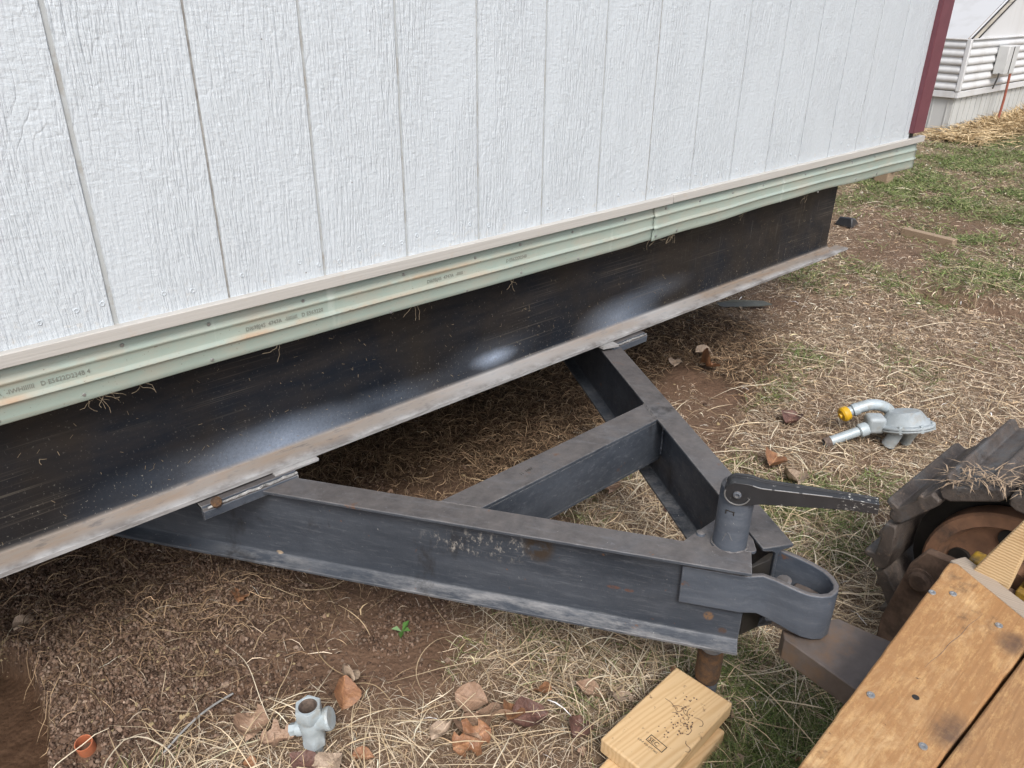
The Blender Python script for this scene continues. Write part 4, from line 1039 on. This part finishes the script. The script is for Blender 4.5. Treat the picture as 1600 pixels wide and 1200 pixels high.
# upper walls: end face slopes back from the corner, side wall follows with a slanted edge
S = (10.309 - 9.487) / (1.37 - .983)
zt = 2.3; xs_ = NX + S * (zt - .991)
m = MB(); m.add([(NX + .02, NY + .004, .991), (NX + 12, NY + .004, .991), (NX + 12, NY + .004, 3.2), (xs_, NY + .004, zt), (xs_, NY + .004, 3.2),
                 (NX + .02, NY + .03, .991), (NX + 12, NY + .03, .991), (NX + 12, NY + .03, 3.2), (xs_, NY + .03, zt), (xs_, NY + .03, 3.2)],
                [(0, 1, 2, 4, 3), (5, 8, 9, 7, 6), (0, 3, 8, 5), (3, 4, 9, 8)]); m.obj('side_wall', M_NB, nb)
m = MB(); m.add([(NX, NY + .031, .991), (NX, NY + 4.2, .991), (xs_, NY + 4.2, zt), (xs_, NY + .031, zt)], [(0, 1, 2, 3)]); m.obj('sloping_end_wall', M_NBE, nb)
m = MB(); m.add([(xs_, NY + .031, zt), (xs_, NY + 4.2, zt), (xs_, NY + 4.2, 3.2), (xs_, NY + .031, 3.2)], [(0, 1, 2, 3)]); m.obj('upper_end_wall', M_NB, nb)
m = MB(); m.bx(xs_ - .1, NX + 12.1, NY - .1, NY + 4.3, 3.2, 3.3); m.obj('roof', M_ROOF, nb)
# slanted corner strip of short grey lengths
for k in range(11):
    t0, t1 = k / 11, (k + .96) / 11
    a = Vector((NX + .02, NY - .004, .993)); b = Vector((xs_ + .02, NY - .004, zt)); dd = b - a; wv_ = Vector((.17, 0, 0))
    q = [a + dd * t0, a + dd * t0 + wv_, a + dd * t1 + wv_, a + dd * t1]
    m = MB(); m.add([(*p.xy, p.z) for p in q] + [(p.x, p.y + .006, p.z) for p in q], [(0, 1, 2, 3), (7, 6, 5, 4), (0, 4, 5, 1), (1, 5, 6, 2), (2, 6, 7, 3), (3, 7, 4, 0)])
    m.obj('corner_strip', M_NBT, nb)
m = MB()
for off in (-.012, .175):
    m.tube([(NX + .02 + off, NY - .008, .993), (xs_ + .02 + off, NY - .008, zt)], .009, 6)
m.obj('strip_edge', M_GREASE_GAP, nb)
m = MB(); m.bx(10.42, 10.74, NY - .15, NY - .027, .59, .90); mb = m.obj('meter_box', M_NBBOX, nb, bevel=.01)
m = MB(); m.bx(10.55, 10.562, NY - .156, NY - .151, .60, .89); m.obj('door_seam', M_GREASE_GAP, mb)
m = MB(); m.tube([(10.42, NY - .1, .60), (10.36, NY - .12, .56), (10.20, NY - .15, .46)], .010, 6); m.obj('cable', M_GREASE_GAP, mb)
m = MB(); m.tube([(10.80, NY - .10, .60), (10.77, NY - .12, .30), (10.72, NY - .13, -.02)], .014, 10); o = m.obj('conduit', M_REDROD, nb, smooth=True)

# ================================================================== BLADES, ROOTS, CLODS
cam_np = np.array(CAM); crn = np.array(CR); cun = np.array(CU); cfn = np.array(CF)
def visible(x, y, margin=.17):
    d = np.stack([x, y, np.zeros_like(x)], -1) - cam_np
    w = d @ cfn; u = (d @ crn) / np.maximum(w, .05) * 1218.9 / 800; v = (d @ cun) / np.maximum(w, .05) * 1218.9 / 600
    return (w > .2) & (np.abs(u) < 1 + margin * 2) & (np.abs(v) < 1 + margin * 2), w
BLOCK = [(.51, .80, -.88, -.70), (-.262, -.215, -.045, .005), (.095, .122, -.35, -.32), (1.24, 1.68, -2.2, -.93), (4.84, 4.95, .28, .63), (.80, .84, -.80, -.76)]
def free(x, y):
    k = np.ones(x.shape, bool)
    for a, b, c, d in BLOCK: k &= ~((x > a) & (x < b) & (y > c) & (y < d))
    return k
def scatter(n, dens, pick):
    """n points on the ground, thinned with distance; pick chooses the mask"""
    xs, ys = [], []; tot = 0
    while tot < n:
        k = 60000
        # polar around the camera foot so that density falls with distance
        rr = np.exp(rng.uniform(math.log(.55), math.log(14.5), k)); th = rng.uniform(R(-35), R(92), k)
        if dens > 0: keep = rng.random(k) < np.clip((rr / dens), 0, 1)
        else: keep = np.ones(k, bool)
        x = CAM.x + rr * np.cos(th); y = CAM.y + rr * np.sin(th)
        vis, w = visible(x, y); mk = masks(x, y)
        keep &= vis & free(x, y) & (rng.random(k) < pick(x, y, mk))
        xs.append(x[keep]); ys.append(y[keep]); tot += keep.sum()
    return np.concatenate(xs)[:n], np.concatenate(ys)[:n]
def blades(name, mat, x, y, L, W, lift, arch, curl, colors, K=4, tiprise=0.0, roll=1.0, heading=None, z0=None):
    N = len(x); th = rng.uniform(0, 2 * math.pi, N) if heading is None else heading
    t = np.linspace(0, 1, K + 1)[None, :]
    ang = th[:, None] + curl[:, None] * (t - .3) + (rng.normal(0, 1, N)[:, None] * .12) * np.sin(t * 5)
    seg = (L / K)[:, None]
    dx = np.cos(ang) * seg; dy = np.sin(ang) * seg
    px = x[:, None] + np.cumsum(dx, 1) - dx; py = y[:, None] + np.cumsum(dy, 1) - dy
    gz = height(px.ravel(), py.ravel()).reshape(px.shape)
    pz = gz + lift[:, None] + arch[:, None] * np.sin(math.pi * np.clip(t * 1.02, 0, 1)) + (tiprise if np.isscalar(tiprise) else tiprise[:, None]) * t ** 1.4
    sx = -np.sin(ang); sy = np.cos(ang)
    rl = rng.normal(0, .6 * roll, N)[:, None]
    taper = np.clip(np.minimum(1, .55 + 2 * t) * (1 - .75 * np.clip(t - .55, 0, 1) / .45), .12, 1)
    hw = (W / 2)[:, None] * taper
    ax_, ay_, az_ = sx * np.cos(rl) * hw, sy * np.cos(rl) * hw, np.sin(rl) * hw * np.ones_like(sx)
    A = np.stack([px + ax_, py + ay_, pz + az_], -1); B = np.stack([px - ax_, py - ay_, pz - az_], -1)
    co = np.stack([A, B], 2).reshape(-1, 3).astype(np.float32)        # N,(K+1),2
    base = (np.arange(N) * (K + 1) * 2)[:, None]; k = np.arange(K)[None, :] * 2
    q = np.stack([base + k, base + k + 1, base + k + 3, base + k + 2], -1).reshape(-1, 4).astype(np.int32)
    me = bpy.data.meshes.new(name); fast_mesh(me, co, q)
    ca = me.color_attributes.new('tint', 'FLOAT_COLOR', 'POINT')
    cc = np.repeat(np.concatenate([colors, np.ones((N, 1))], 1), (K + 1) * 2, 0).astype(np.float32)
    ca.data.foreach_set('color', cc.ravel()); me.materials.append(mat)
    o = bpy.data.objects.new(name, me); COL.objects.link(o); o['kind'] = 'stuff'; return o
def palette(N, cols, jit=.18, bright=None):
    c = np.array(cols)[rng.integers(0, len(cols), N)] * np.exp(rng.normal(0, jit, (N, 1)))
    if bright is not None: c = c * bright[:, None]
    return np.clip(c, 0, .8)
STRAWC = [(.54, .43, .31), (.45, .345, .24), (.61, .51, .39), (.36, .26, .175), (.25, .175, .12), (.50, .41, .31), (.17, .115, .082), (.66, .57, .45), (.41, .32, .235), (.53, .385, .235)]
ROOTC = [(.12, .075, .044), (.19, .125, .075), (.25, .17, .105), (.085, .052, .032), (.33, .235, .145)]
GREENC = [(.11, .155, .042), (.14, .185, .055), (.085, .125, .035), (.18, .215, .08), (.24, .235, .115)]
def dist(x, y): return np.hypot(np.hypot(x - CAM.x, y - CAM.y), CAM.z)
# broken thatch: short thin bits lying flat
wfun = lambda d: np.clip((d / 2.1) ** .75, .8, 2.6)
x, y = scatter(255000, 3.0, lambda x, y, m: (m[0] * .9 + .10 * (1 - m[4])) * (1 - m[3]))
N = len(x); d = dist(x, y); wf = wfun(d)
blades('broken_thatch', M_STRAW, x, y, rng.uniform(.008, .034, N) * np.clip(wf, .8, 1.35), rng.uniform(.0007, .0018, N) * wf, rng.uniform(.0005, .011, N), rng.uniform(-.002, .006, N), rng.normal(0, .45, N), palette(N, [tuple(c * .86 for c in k) for k in STRAWC] + [(.20, .135, .09), (.15, .10, .07), (.28, .20, .14)], .30), K=2, roll=1.2)
# matted straw blades, finer and coarser together
x, y = scatter(74000, 3.2, lambda x, y, m: (m[0] * .95 + .012) * (1 - m[3]))
N = len(x); d = dist(x, y); wf = wfun(d)
wd = np.exp(rng.normal(math.log(.00135), .36, N))
blades('dead_grass', M_STRAW, x, y, rng.uniform(.020, .075, N) * np.clip(1.25 - .18 * d, .65, 1), wd * wf, rng.uniform(.001, .017, N), rng.uniform(0, .013, N), rng.normal(0, .55, N), palette(N, STRAWC, .26), K=3, roll=1.0)
# long loose stems
x, y = scatter(5600, 2.0, lambda x, y, m: (m[0] ** 1.5 * .9 + .006) * (1 - m[3]) * np.clip(2.0 - np.hypot(x - .4, y + .6) / 1.6, .25, 1))
N = len(x); d = dist(x, y); wf = np.clip(d / 2.2, .85, 3)
blades('straw_stems', M_STRAW, x, y, rng.uniform(.08, .20, N), np.exp(rng.normal(math.log(.0017), .3, N)) * np.sqrt(wf), rng.uniform(.006, .024, N), rng.uniform(0, .035, N) * rng.random(N), rng.normal(0, .55, N), palette(N, [(.58, .475, .33), (.50, .39, .25), (.64, .56, .42), (.42, .32, .20)], .15), K=7)
x, y = scatter(380, 2.0, lambda x, y, m: m[0] * .9 * (m[4] < .3))
N = len(x)
blades('long_stems', M_STRAW, x, y, rng.uniform(.18, .42, N), rng.uniform(.0014, .0026, N), rng.uniform(.016, .032, N), rng.uniform(0, .03, N), rng.normal(0, .35, N), palette(N, [(.60, .50, .35), (.66, .58, .44), (.50, .40, .26)], .12), K=9)
# wandering pale roots lying over the bare soil
x, y = scatter(230, 3.0, lambda x, y, m: m[4] * .8 * (1 - m[3]) + .01)
N = len(x)
blades('pale_roots', M_STRAW, x, y, rng.uniform(.08, .24, N), rng.uniform(.0013, .0024, N), rng.uniform(.004, .010, N), rng.uniform(0, .02, N), rng.normal(0, 1.5, N), palette(N, [(.40, .30, .18), (.48, .37, .24), (.30, .22, .13)], .2), K=12)
# matted brown rootlets
x, y = scatter(38000, 3.0, lambda x, y, m: m[2] ** 1.3)
N = len(x); d = dist(x, y); wf = np.clip(d / 2.4, .8, 2.5)
blades('fine_rootlets', M_ROOTS, x, y, rng.uniform(.03, .10, N), rng.uniform(.0010, .0022, N) * wf, rng.uniform(.001, .028, N), rng.uniform(0, .022, N), rng.normal(0, 2.2, N), palette(N, ROOTC, .3), K=4)
# green blades
x, y = scatter(66000, 4.2, lambda x, y, m: m[1] ** 1.2)
N = len(x); d = dist(x, y); wf = wfun(d)
blades('green_grass', M_GRASS, x, y, rng.uniform(.02, .055, N) * np.clip(wf, 1, 1.5), rng.uniform(.0011, .0023, N) * wf, rng.uniform(.0, .008, N), rng.uniform(0, .01, N), rng.normal(0, 1.0, N), palette(N, GREENC, .25), K=3, tiprise=rng.uniform(.004, .035, N))
# tuft growing up round the jack foot
N = 420; a_ = rng.uniform(0, 6.28, N); rr_ = rng.uniform(.024, .075, N); x = .807 + rr_ * np.cos(a_); y = -.7755 + rr_ * np.sin(a_); kp = free(x, y); x = x[kp]; y = y[kp]; N = len(x)
blades('grass_tuft', M_STRAW, x, y, rng.uniform(.03, .075, N), rng.uniform(.0012, .0026, N), rng.uniform(0, .01, N), rng.uniform(0, .02, N), rng.normal(0, .9, N), palette(N, STRAWC + GREENC, .25), K=3, tiprise=rng.uniform(.01, .055, N))
# tall dry grass at the neighbour's skirting
N = 5200; x = rng.uniform(8.9, 14.5, N); y = NY - .05 - np.abs(rng.normal(0, .28, N)); 
blades('tall_dry_grass', M_STRAW, x, y, rng.uniform(.10, .34, N), rng.uniform(.006, .013, N), rng.uniform(0, .03, N), rng.uniform(0, .05, N), rng.normal(0, .8, N), palette(N, [(.46, .34, .19), (.55, .43, .26), (.36, .26, .14)], .2), K=3, tiprise=rng.uniform(.02, .26, N) * np.clip(.10 + 1.2 * (x - 9) / 3.5, .15, 1.0) * np.clip(.35 + 1.1 * fbm(x * .9, y, 2, 90), .3, 1.1))
# soil clods
def clods(name, n, pick, smin, smax):
    x, y = scatter(n, 2.4, pick); N = len(x)
    s = smin * (smax / smin) ** (rng.random(N) ** 2.0)
    t = (1 + 5 ** .5) / 2
    iv = np.array([(-1, t, 0), (1, t, 0), (-1, -t, 0), (1, -t, 0), (0, -1, t), (0, 1, t), (0, -1, -t), (0, 1, -t), (t, 0, -1), (t, 0, 1), (-t, 0, -1), (-t, 0, 1)]) / 1.9
    fi = np.array([(0, 11, 5), (0, 5, 1), (0, 1, 7), (0, 7, 10), (0, 10, 11), (1, 5, 9), (5, 11, 4), (11, 10, 2), (10, 7, 6), (7, 1, 8), (3, 9, 4), (3, 4, 2), (3, 2, 6), (3, 6, 8), (3, 8, 9), (4, 9, 5), (2, 4, 11), (6, 2, 10), (8, 6, 7), (9, 8, 1)])
    z = height(x, y)
    v = iv[None] * (s[:, None, None] * rng.uniform(.55, 1.25, (N, 12, 1))) * rng.uniform(.7, 1.2, (N, 1, 3)) * np.array([1, 1, .8])
    a = rng.uniform(0, 6.28, N); c, s_ = np.cos(a)[:, None], np.sin(a)[:, None]
    vx = v[..., 0] * c - v[..., 1] * s_ + x[:, None]; vy = v[..., 0] * s_ + v[..., 1] * c + y[:, None]; vz = v[..., 2] + (z + s * .25)[:, None]
    co = np.stack([vx, vy, vz], -1).reshape(-1, 3).astype(np.float32)
    f = (fi[None] + (np.arange(N) * 12)[:, None, None]).reshape(-1, 3).astype(np.int32)
    me = bpy.data.meshes.new(name); fast_mesh(me, co, f, False, 3)
    cols = palette(N, [(.10, .064, .046), (.135, .088, .063), (.165, .112, .082), (.075, .048, .035), (.19, .137, .104)], .2)
    pale = rng.random(N) < .035; cols[pale] = np.array([.36, .285, .165])
    ca = me.color_attributes.new('tint', 'FLOAT_COLOR', 'POINT'); ca.data.foreach_set('color', np.repeat(np.concatenate([cols, np.ones((N, 1))], 1), 12, 0).astype(np.float32).ravel())
    me.materials.append(M_CLOD); o = bpy.data.objects.new(name, me); COL.objects.link(o); o['kind'] = 'stuff'
LUMPY = lambda x, y: np.exp(-(((x + .16) / .30) ** 2 + ((y - .20) / .34) ** 2)) + .75 * np.exp(-(((x - .10) / .30) ** 2 + ((y - .42) / .22) ** 2))
clods('soil_clods', 7000, lambda x, y, m: m[4] * (1 - m[3]) * np.clip(.10 + 1.2 * LUMPY(x, y), 0, 1), .0025, .0095)
def grains(name, n, pick, smin, smax):
    xs, ys = [], []; tot = 0
    while tot < n:
        k = 40000; x = rng.uniform(-.55, 1.1, k); y = rng.uniform(-.35, 1.1, k); mk = masks(x, y)
        kp = (rng.random(k) < pick(x, y, mk)) & free(x, y); xs.append(x[kp]); ys.append(y[kp]); tot += kp.sum()
    x = np.concatenate(xs)[:n]; y = np.concatenate(ys)[:n]; N = n
    q = smin * (smax / smin) ** (rng.random(N) ** 1.7)
    iv = np.array([(0, 0, 1), (1, 0, 0), (0, 1, 0), (-1, 0, 0), (0, -1, 0), (0, 0, -1)], float)
    fi = np.array([(0, 1, 2), (0, 2, 3), (0, 3, 4), (0, 4, 1), (5, 2, 1), (5, 3, 2), (5, 4, 3), (5, 1, 4)])
    v = iv[None] * q[:, None, None] * rng.uniform(.65, 1.35, (N, 6, 1)) + rng.normal(0, .18, (N, 6, 3)) * q[:, None, None]
    a = rng.uniform(0, 6.28, N); c, s_ = np.cos(a)[:, None], np.sin(a)[:, None]
    lift = height(x, y) + q * .45 + rng.random(N) * .004 * np.clip(LUMPY(x, y), 0, 1)
    co = np.stack([v[..., 0] * c - v[..., 1] * s_ + x[:, None], v[..., 0] * s_ + v[..., 1] * c + y[:, None], v[..., 2] + lift[:, None]], -1).reshape(-1, 3).astype(np.float32)
    f = (fi[None] + (np.arange(N) * 6)[:, None, None]).reshape(-1, 3).astype(np.int32)
    me = bpy.data.meshes.new(name); fast_mesh(me, co, f, True, 3)
    cols = palette(N, [(.11, .070, .050), (.15, .099, .072), (.185, .128, .095), (.080, .052, .038), (.21, .155, .118)], .2)
    ca = me.color_attributes.new('tint', 'FLOAT_COLOR', 'POINT'); ca.data.foreach_set('color', np.repeat(np.concatenate([cols, np.ones((N, 1))], 1), 6, 0).astype(np.float32).ravel())
    me.materials.append(M_CLOD); o = bpy.data.objects.new(name, me); COL.objects.link(o); o['kind'] = 'stuff'
grains('soil_grains', 46000, lambda x, y, m: m[4] * (1 - m[3]) * np.clip(.04 + 1.1 * LUMPY(x, y) + .35 * (fbm(x * 7, y * 7, 2, 97) > .56), 0, 1), .0016, .0062)
# pale crumbly clumps on the dug soil
def crumbs(name, centres, n, smin, smax):
    P = []
    for cx, cy, r in centres:
        k = int(n * r / .03); P.append(np.stack([cx + rng.normal(0, r * .55, k), cy + rng.normal(0, r * .40, k)], -1))
    P = np.concatenate(P); m = MB()
    iv = [(0, 0, 1), (1, 0, 0), (0, 1, 0), (-1, 0, 0), (0, -1, 0), (0, 0, -1)]; fi = [(0, 1, 2), (0, 2, 3), (0, 3, 4), (0, 4, 1), (5, 2, 1), (5, 3, 2), (5, 4, 3), (5, 1, 4)]
    hh = height(P[:, 0], P[:, 1])
    for (x, y), h in zip(P, hh):
        q = smin + (smax - smin) * rng.random() ** 2; a = rng.uniform(0, 3)
        c, s_ = math.cos(a), math.sin(a)
        m.add([(x + (vx * c - vy * s_) * q * rng.uniform(.6, 1.3), y + (vx * s_ + vy * c) * q * rng.uniform(.6, 1.3), h + q * .5 + vz * q * rng.uniform(.5, 1) + .004 * rng.random()) for vx, vy, vz in iv], fi)
    o = m.obj(name, M_CRUMB, None); o['kind'] = 'stuff'
M_DRYROOT = simple('dry_root', (.24, .195, .135), (.15, .115, .075), .9, 60, .2)
M_CRUMB = simple('pale_crumbs', (.34, .27, .16), (.24, .18, .10), .95, 90, .4, 0, (.14, .10, .06))
crumbs('pale_crumbs', [(-.045, .135, .030), (-.02, .125, .018), (-.055, .285, .035), (.0, .265, .03), (.055, .30, .025), (-.21, .42, .02), (.015, .02, .012), (-.30, .40, .02)], 90, .0012, .0045)
# root fragments and flecks stuck to the web of the steel beam
N = 260
m = MB()
for i in range(N):
    x = rng.uniform(-.4, 2.65); z = .49 + .235 * rng.random() ** 1.3; yb_ = .0538
    a = rng.normal(1.2, 1.0); big = rng.random() < .05; l = rng.uniform(.010, .030) if big else rng.uniform(.002, .010); w = rng.uniform(.00025, .00055)
    p = Vector((x, yb_, z)); pts = [p]
    for k in range(4 if big else 1):
        a += rng.normal(0, .7); p = p + Vector((math.cos(a), 0, -math.sin(a))) * l / (4 if big else 1); p.y = yb_ - rng.uniform(0, .002); pts.append(p.copy())
    if min(q.z for q in pts) < .486: continue
    for q0, q1 in zip(pts[:-1], pts[1:]):
        d = (q1 - q0).normalized(); sd_ = Vector((-d.z, 0, d.x)) * w
        m.add([q0 + sd_, q0 - sd_, q1 - sd_, q1 + sd_], [(0, 1, 2, 3)])
o = m.obj('root_flecks', M_DRYROOT, home); o['kind'] = 'stuff'
# rootlets hanging from the lower edge of the strip
m = MB()
for cx in (-.055, -.06, -.045, .02, .29, .62, .93, 1.49, 1.56, 1.57, 1.58, 1.95, 2.35):
    for k in range(3):
        x = cx + rng.normal() * .010; p = Vector((x, -.003, .750)); pts = [p.copy()]; a = rng.normal() * .6
        for q in range(5):
            a += rng.normal() * .5; p = p + Vector((math.sin(a) * .008, rng.normal() * .002, -math.cos(a) * rng.uniform(.003, .011))); pts.append(p.copy())
        m.tube(pts, .00045, 4)
o = m.obj('hanging_rootlets', M_DRYROOT, home); o['kind'] = 'stuff'
# dirt and rootlets on the stamped block
m = MB()
for i in range(70):
    t = rng.random(); x = .625 + .10 * t + rng.normal() * .012; y = -.800 - .02 * math.sin(t * 4) + rng.normal() * .010; q = rng.uniform(.0008, .0026)
    m.add([(x - q, y, .0812), (x, y - q, .0812), (x + q, y, .0812), (x, y + q, .0812), (x, y, .0812 + q)], [(0, 1, 4), (1, 2, 4), (2, 3, 4), (3, 0, 4)])
for i in range(9):
    p = Vector((.63 + .09 * rng.random(), -.80 + rng.normal() * .02, .0818)); a = rng.uniform(0, 6); pts = [p.copy()]
    for k in range(6): a += rng.normal() * .7; p = p + Vector((math.cos(a), math.sin(a), 0)) * .006; pts.append(p.copy())
    m.tube(pts, .0006, 4)
blk = bpy.data.objects['lumber_block']; o = m.obj('dirt_crumbs', M_MUD, blk); o.location = -Vector(blk.location); o['kind'] = 'stuff'

# straw and soil debris caught on the track (part of the machine)
N = 260
t_ = rng.random(N); xx = TX0 + .01 + .10 * rng.random(N) ** 2; yy = TCY + .16 - .30 * t_; zz = TCZ + np.sqrt(np.maximum(.0, (TR + .012) ** 2 - np.maximum(yy - TCY, 0) ** 2))
mm = MB()
for i in range(N):
    a = rng.uniform(0, 6.28); l = rng.uniform(.015, .06); p = Vector((xx[i], yy[i], zz[i] + rng.uniform(0, .018)))
    dv = Vector((math.cos(a) * l, math.sin(a) * l, rng.uniform(-.02, .012))); sd_ = Vector((-math.sin(a), math.cos(a), 0)) * .0012
    mid = p + dv * .5 + Vector((0, 0, rng.uniform(0, .010)))
    mm.add([p + sd_, p - sd_, mid + sd_, mid - sd_, p + dv], [(0, 1, 3, 2), (2, 3, 4)])
deb = mm.obj('straw_debris', M_OLDLUM, crawler); deb['kind'] = 'stuff'

# ================================================================== FALLEN LEAVES
def leaf_mesh(kind, seed):
    r_ = random.Random(seed); n = 17; vs = []; fs = []; J = 7
    half = {0: lambda t: .42 * math.sin(math.pi * t ** .85) ** .8, 1: lambda t: (.46 if int(t * 5.2) % 2 == 0 else .24) * math.sin(math.pi * t ** .9) ** .6, 2: lambda t: .34 * math.sin(math.pi * t ** .7)}[kind]
    curl = r_.uniform(.5, 1.7); bend = r_.uniform(-1.2, 2.2); tw = r_.uniform(-1.4, 1.4); ph = r_.uniform(0, 6)
    for i in range(n):
        t = i / (n - 1); w = half(t) if 0 < t < 1 else .012
        zc = bend * .22 * (t - .4) ** 2
        for s in (-1, -.67, -.33, 0, .33, .67, 1):
            zz = zc + curl * .22 * s * s * (w / .4) + tw * .12 * s * (t - .3) + r_.uniform(-.012, .012) + .05 * math.sin(t * 9 + ph + s * 1.7) + .03 * math.sin(s * 5 + ph * 2)
            vs.append((t - .5, s * w * (1 + r_.uniform(-.05, .05)), zz))
    for i in range(n - 1):
        for j in range(J - 1): fs.append((i * J + j, (i + 1) * J + j, (i + 1) * J + j + 1, i * J + j + 1))
    m = MB(); m.add(vs, fs); return m
def mat_leaf(name, c1, c2):
    n = NT(name); o = n.obj(); x, y, z = n.xyz(o)
    vein = n.ramp(n.math('ABSOLUTE', y), [(.012, 1), (.03, 0)])
    side = n.wave(n.map(o, (1, .6, 0), rot=(0, 0, R(40))), 3.2, 1, 1)
    col = n.mix(n.ramp(n.noise(o, 4, 4, .65), [(.35, 0), (.65, 1)]), c1, c2)
    col = n.mix(n.math('MULTIPLY', vein, .5), col, tuple(k * 1.5 for k in c1)); col = n.mix(n.math('MULTIPLY', n.ramp(side, [(.85, 0), (1, 1)]), .3), col, tuple(k * .6 for k in c2))
    return n.out(col, .55, 0, n.bump(n.noise(o, 9, 3), .3, .02))
LM = [mat_leaf('tan_leaf', (.36, .245, .170), (.26, .165, .110)), mat_leaf('orange_leaf', (.32, .165, .082), (.22, .105, .055)), mat_leaf('reddish_leaf', (.155, .080, .062), (.105, .055, .044)), mat_leaf('pale_leaf', (.40, .31, .23), (.29, .215, .155))]
leaf_cache = {}
def leaf(x, y, size, ci, rz, label, kind=0, up=.018, tilt=(0, 0), group=None):
    key = (kind, ci, random.randint(0, 2))
    if key not in leaf_cache:
        o = leaf_mesh(kind, hash(key) % 997).obj('dry_leaf', LM[ci], None, smooth=True, angle=180); leaf_cache[key] = o.data
        s = None
    else:
        o = bpy.data.objects.new('dry_leaf', leaf_cache[key]); COL.objects.link(o)
    o.location = (x, y, hz(x, y) + up + .003); o.scale = (size, size, size); o.rotation_euler = (tilt[0], tilt[1], rz)
    tag(o, label, 'leaf', group or 'dry leaves on the ground'); return o
leaf(.178, .182, .052, 1, 1.2, 'small orange lobed leaf upright on bare soil below the long hitch beam', 1, .018, (.4, .3))
leaf(.216, -.262, .072, 1, .9, 'orange-brown leaf propped beside the grey pipe tee', 0, .028, (.7, -.5))
leaf(.248, -.225, .055, 3, 1.6, 'pale leaf standing behind the grey pipe tee', 0, .030, (.9, .2))
leaf(.070, -.355, .062, 2, 2.1, 'dark red leaf at the foot of the grey pipe tee', 0, .014)
leaf(.105, -.392, .066, 3, .2, 'pale tan leaf right of the dark red leaf, below the pipe tee', 0, .014)
leaf(.165, -.420, .048, 1, -.7, 'narrow orange leaf in straw right of the pipe tee base', 2, .016)
leaf(.372, -.505, .095, 0, 1.3, 'large curled tan leaf at the middle of the leaf cluster', 0, .020, (.2, .3))
leaf(.352, -.535, .085, 1, -.3, 'broad orange-brown leaf overlapping the large curled tan leaf', 1, .022, (.3, -.2))
leaf(.425, -.520, .080, 0, 2.3, 'tan leaf folded upward in the leaf cluster', 0, .030, (.6, .2))
leaf(.447, -.548, .060, 1, .6, 'bright orange leaf on top of the cluster towards the hitch', 0, .036, (.2, .5))
leaf(.478, -.568, .085, 2, -.4, 'maroon-brown leaf at the right of the leaf cluster', 0, .022, (.1, .2))
leaf(.322, -.472, .060, 3, .1, 'pale oval leaf at the left edge of the leaf cluster', 2, .018)
leaf(.418, -.452, .078, 0, -1.0, 'tan leaf above the leaf cluster under straw stems', 0, .020, (.3, .1))
leaf(.540, -.655, .062, 2, .4, 'dark red leaf between the cluster and the pine block', 0, .016, (.2, .2))
leaf(.665, -.650, .062, 3, 1.0, 'pale tan leaf close to the pine lumber block', 1, .020, (.3, .4))
leaf(.630, -.600, .065, 0, 2.0, 'brown leaf under the hitch beam near the pine block', 0, .016, (.3, -.2))
leaf(.55, -.53, .05, 1, 2.2, 'small orange leaf in straw below the lower flange', 0, .02, (.3, .3))
leaf(-.245, .432, .060, 3, .4, 'pale curled leaf at the rim of the dug hole', 2, .016)
leaf(.03, -.20, .085, 0, .9, 'brown leaf half under straw beside the grey rod', 0, .014, (.2, .2))
leaf(.055, -.265, .070, 0, -.5, 'brown leaf left of the pipe tee under pale stems', 1, .014)
leaf(2.20, .225, .11, 1, 1.1, 'orange curled leaf on dark roots beyond the right hitch beam', 0, .04, (.9, .3))
leaf(2.30, .300, .10, 3, -.3, 'pale folded leaf lying behind the orange curled leaf', 2, .025, (.2, .3))
leaf(2.14, .330, .08, 3, .5, 'pale narrow leaf left of the orange curled leaf', 2, .025)
leaf(1.76, -.36, .09, 1, .3, 'orange-red leaf in straw left of the gas regulator', 0, .02, (.2, .2))
leaf(2.08, -.24, .09, 2, .1, 'dark red leaf in straw behind the regulator inlet pipe', 0, .02)
leaf(1.25, -.10, .085, 0, .7, 'brown leaf in the straw between cross member and jack', 0, .02, (.2, .1))
leaf(1.10, -1.03, .075, 3, .2, 'pale pinkish leaf beside the coupler bend', 0, .02, (.3, .2))
leaf(1.72, -.45, .09, 3, .9, 'pale leaf among green blades near the crank handle', 0, .02, (.4, .2))
leaf(7.0, .30, .16, 1, .9, 'orange-brown leaf far off in the green grass', 0, .04, (.5, .3))
SM = 'tiny leaf scrap lying flat in dead grass below the hitch'
lx, ly = scatter(26, 2.2, lambda x, y, m: m[0] * (np.hypot(x - .5, y + .5) < 1.3))
for i in range(len(lx)):
    leaf(float(lx[i]), float(ly[i]), float(rng.uniform(.016, .030)), int(rng.integers(0, 4)), float(rng.uniform(0, 6)), SM, int(rng.integers(0, 3)), .014, (rng.normal() * .3, rng.normal() * .3), 'tiny leaf scraps in the dead grass')
# green seedling by the hitch flange
m = MB()
for a, l in ((.4, .045), (2.4, .035), (4.0, .04), (5.3, .03)):
    c, s = math.cos(a), math.sin(a); w = .010
    m.add([(0, 0, .012), (c * l * .5 - s * w, s * l * .5 + c * w, .026), (c * l, s * l, .022), (c * l * .5 + s * w, s * l * .5 - c * w, .026)], [(0, 1, 2, 3)])
m.tube([(0, 0, -.01), (0, 0, .013)], .002, 6)
gl = NT('seedling_green'); o = m.obj('seedling', gl.out((.075, .17, .035), .5), None); o.scale = (.75, .75, .8); o.location = (.428, -.172, hz(.428, -.172)); tag(o, 'green broad-leaved seedling just below the lower hitch flange', 'plant')
o2 = o.copy(); COL.objects.link(o2); o2.location = (1.36, -.245, hz(1.36, -.245) + .01); o2.rotation_euler = (0, 0, 1); o2.scale = (1.3, 1.3, 1.2); tag(o2, 'green seedling in straw inside the hitch triangle', 'plant')
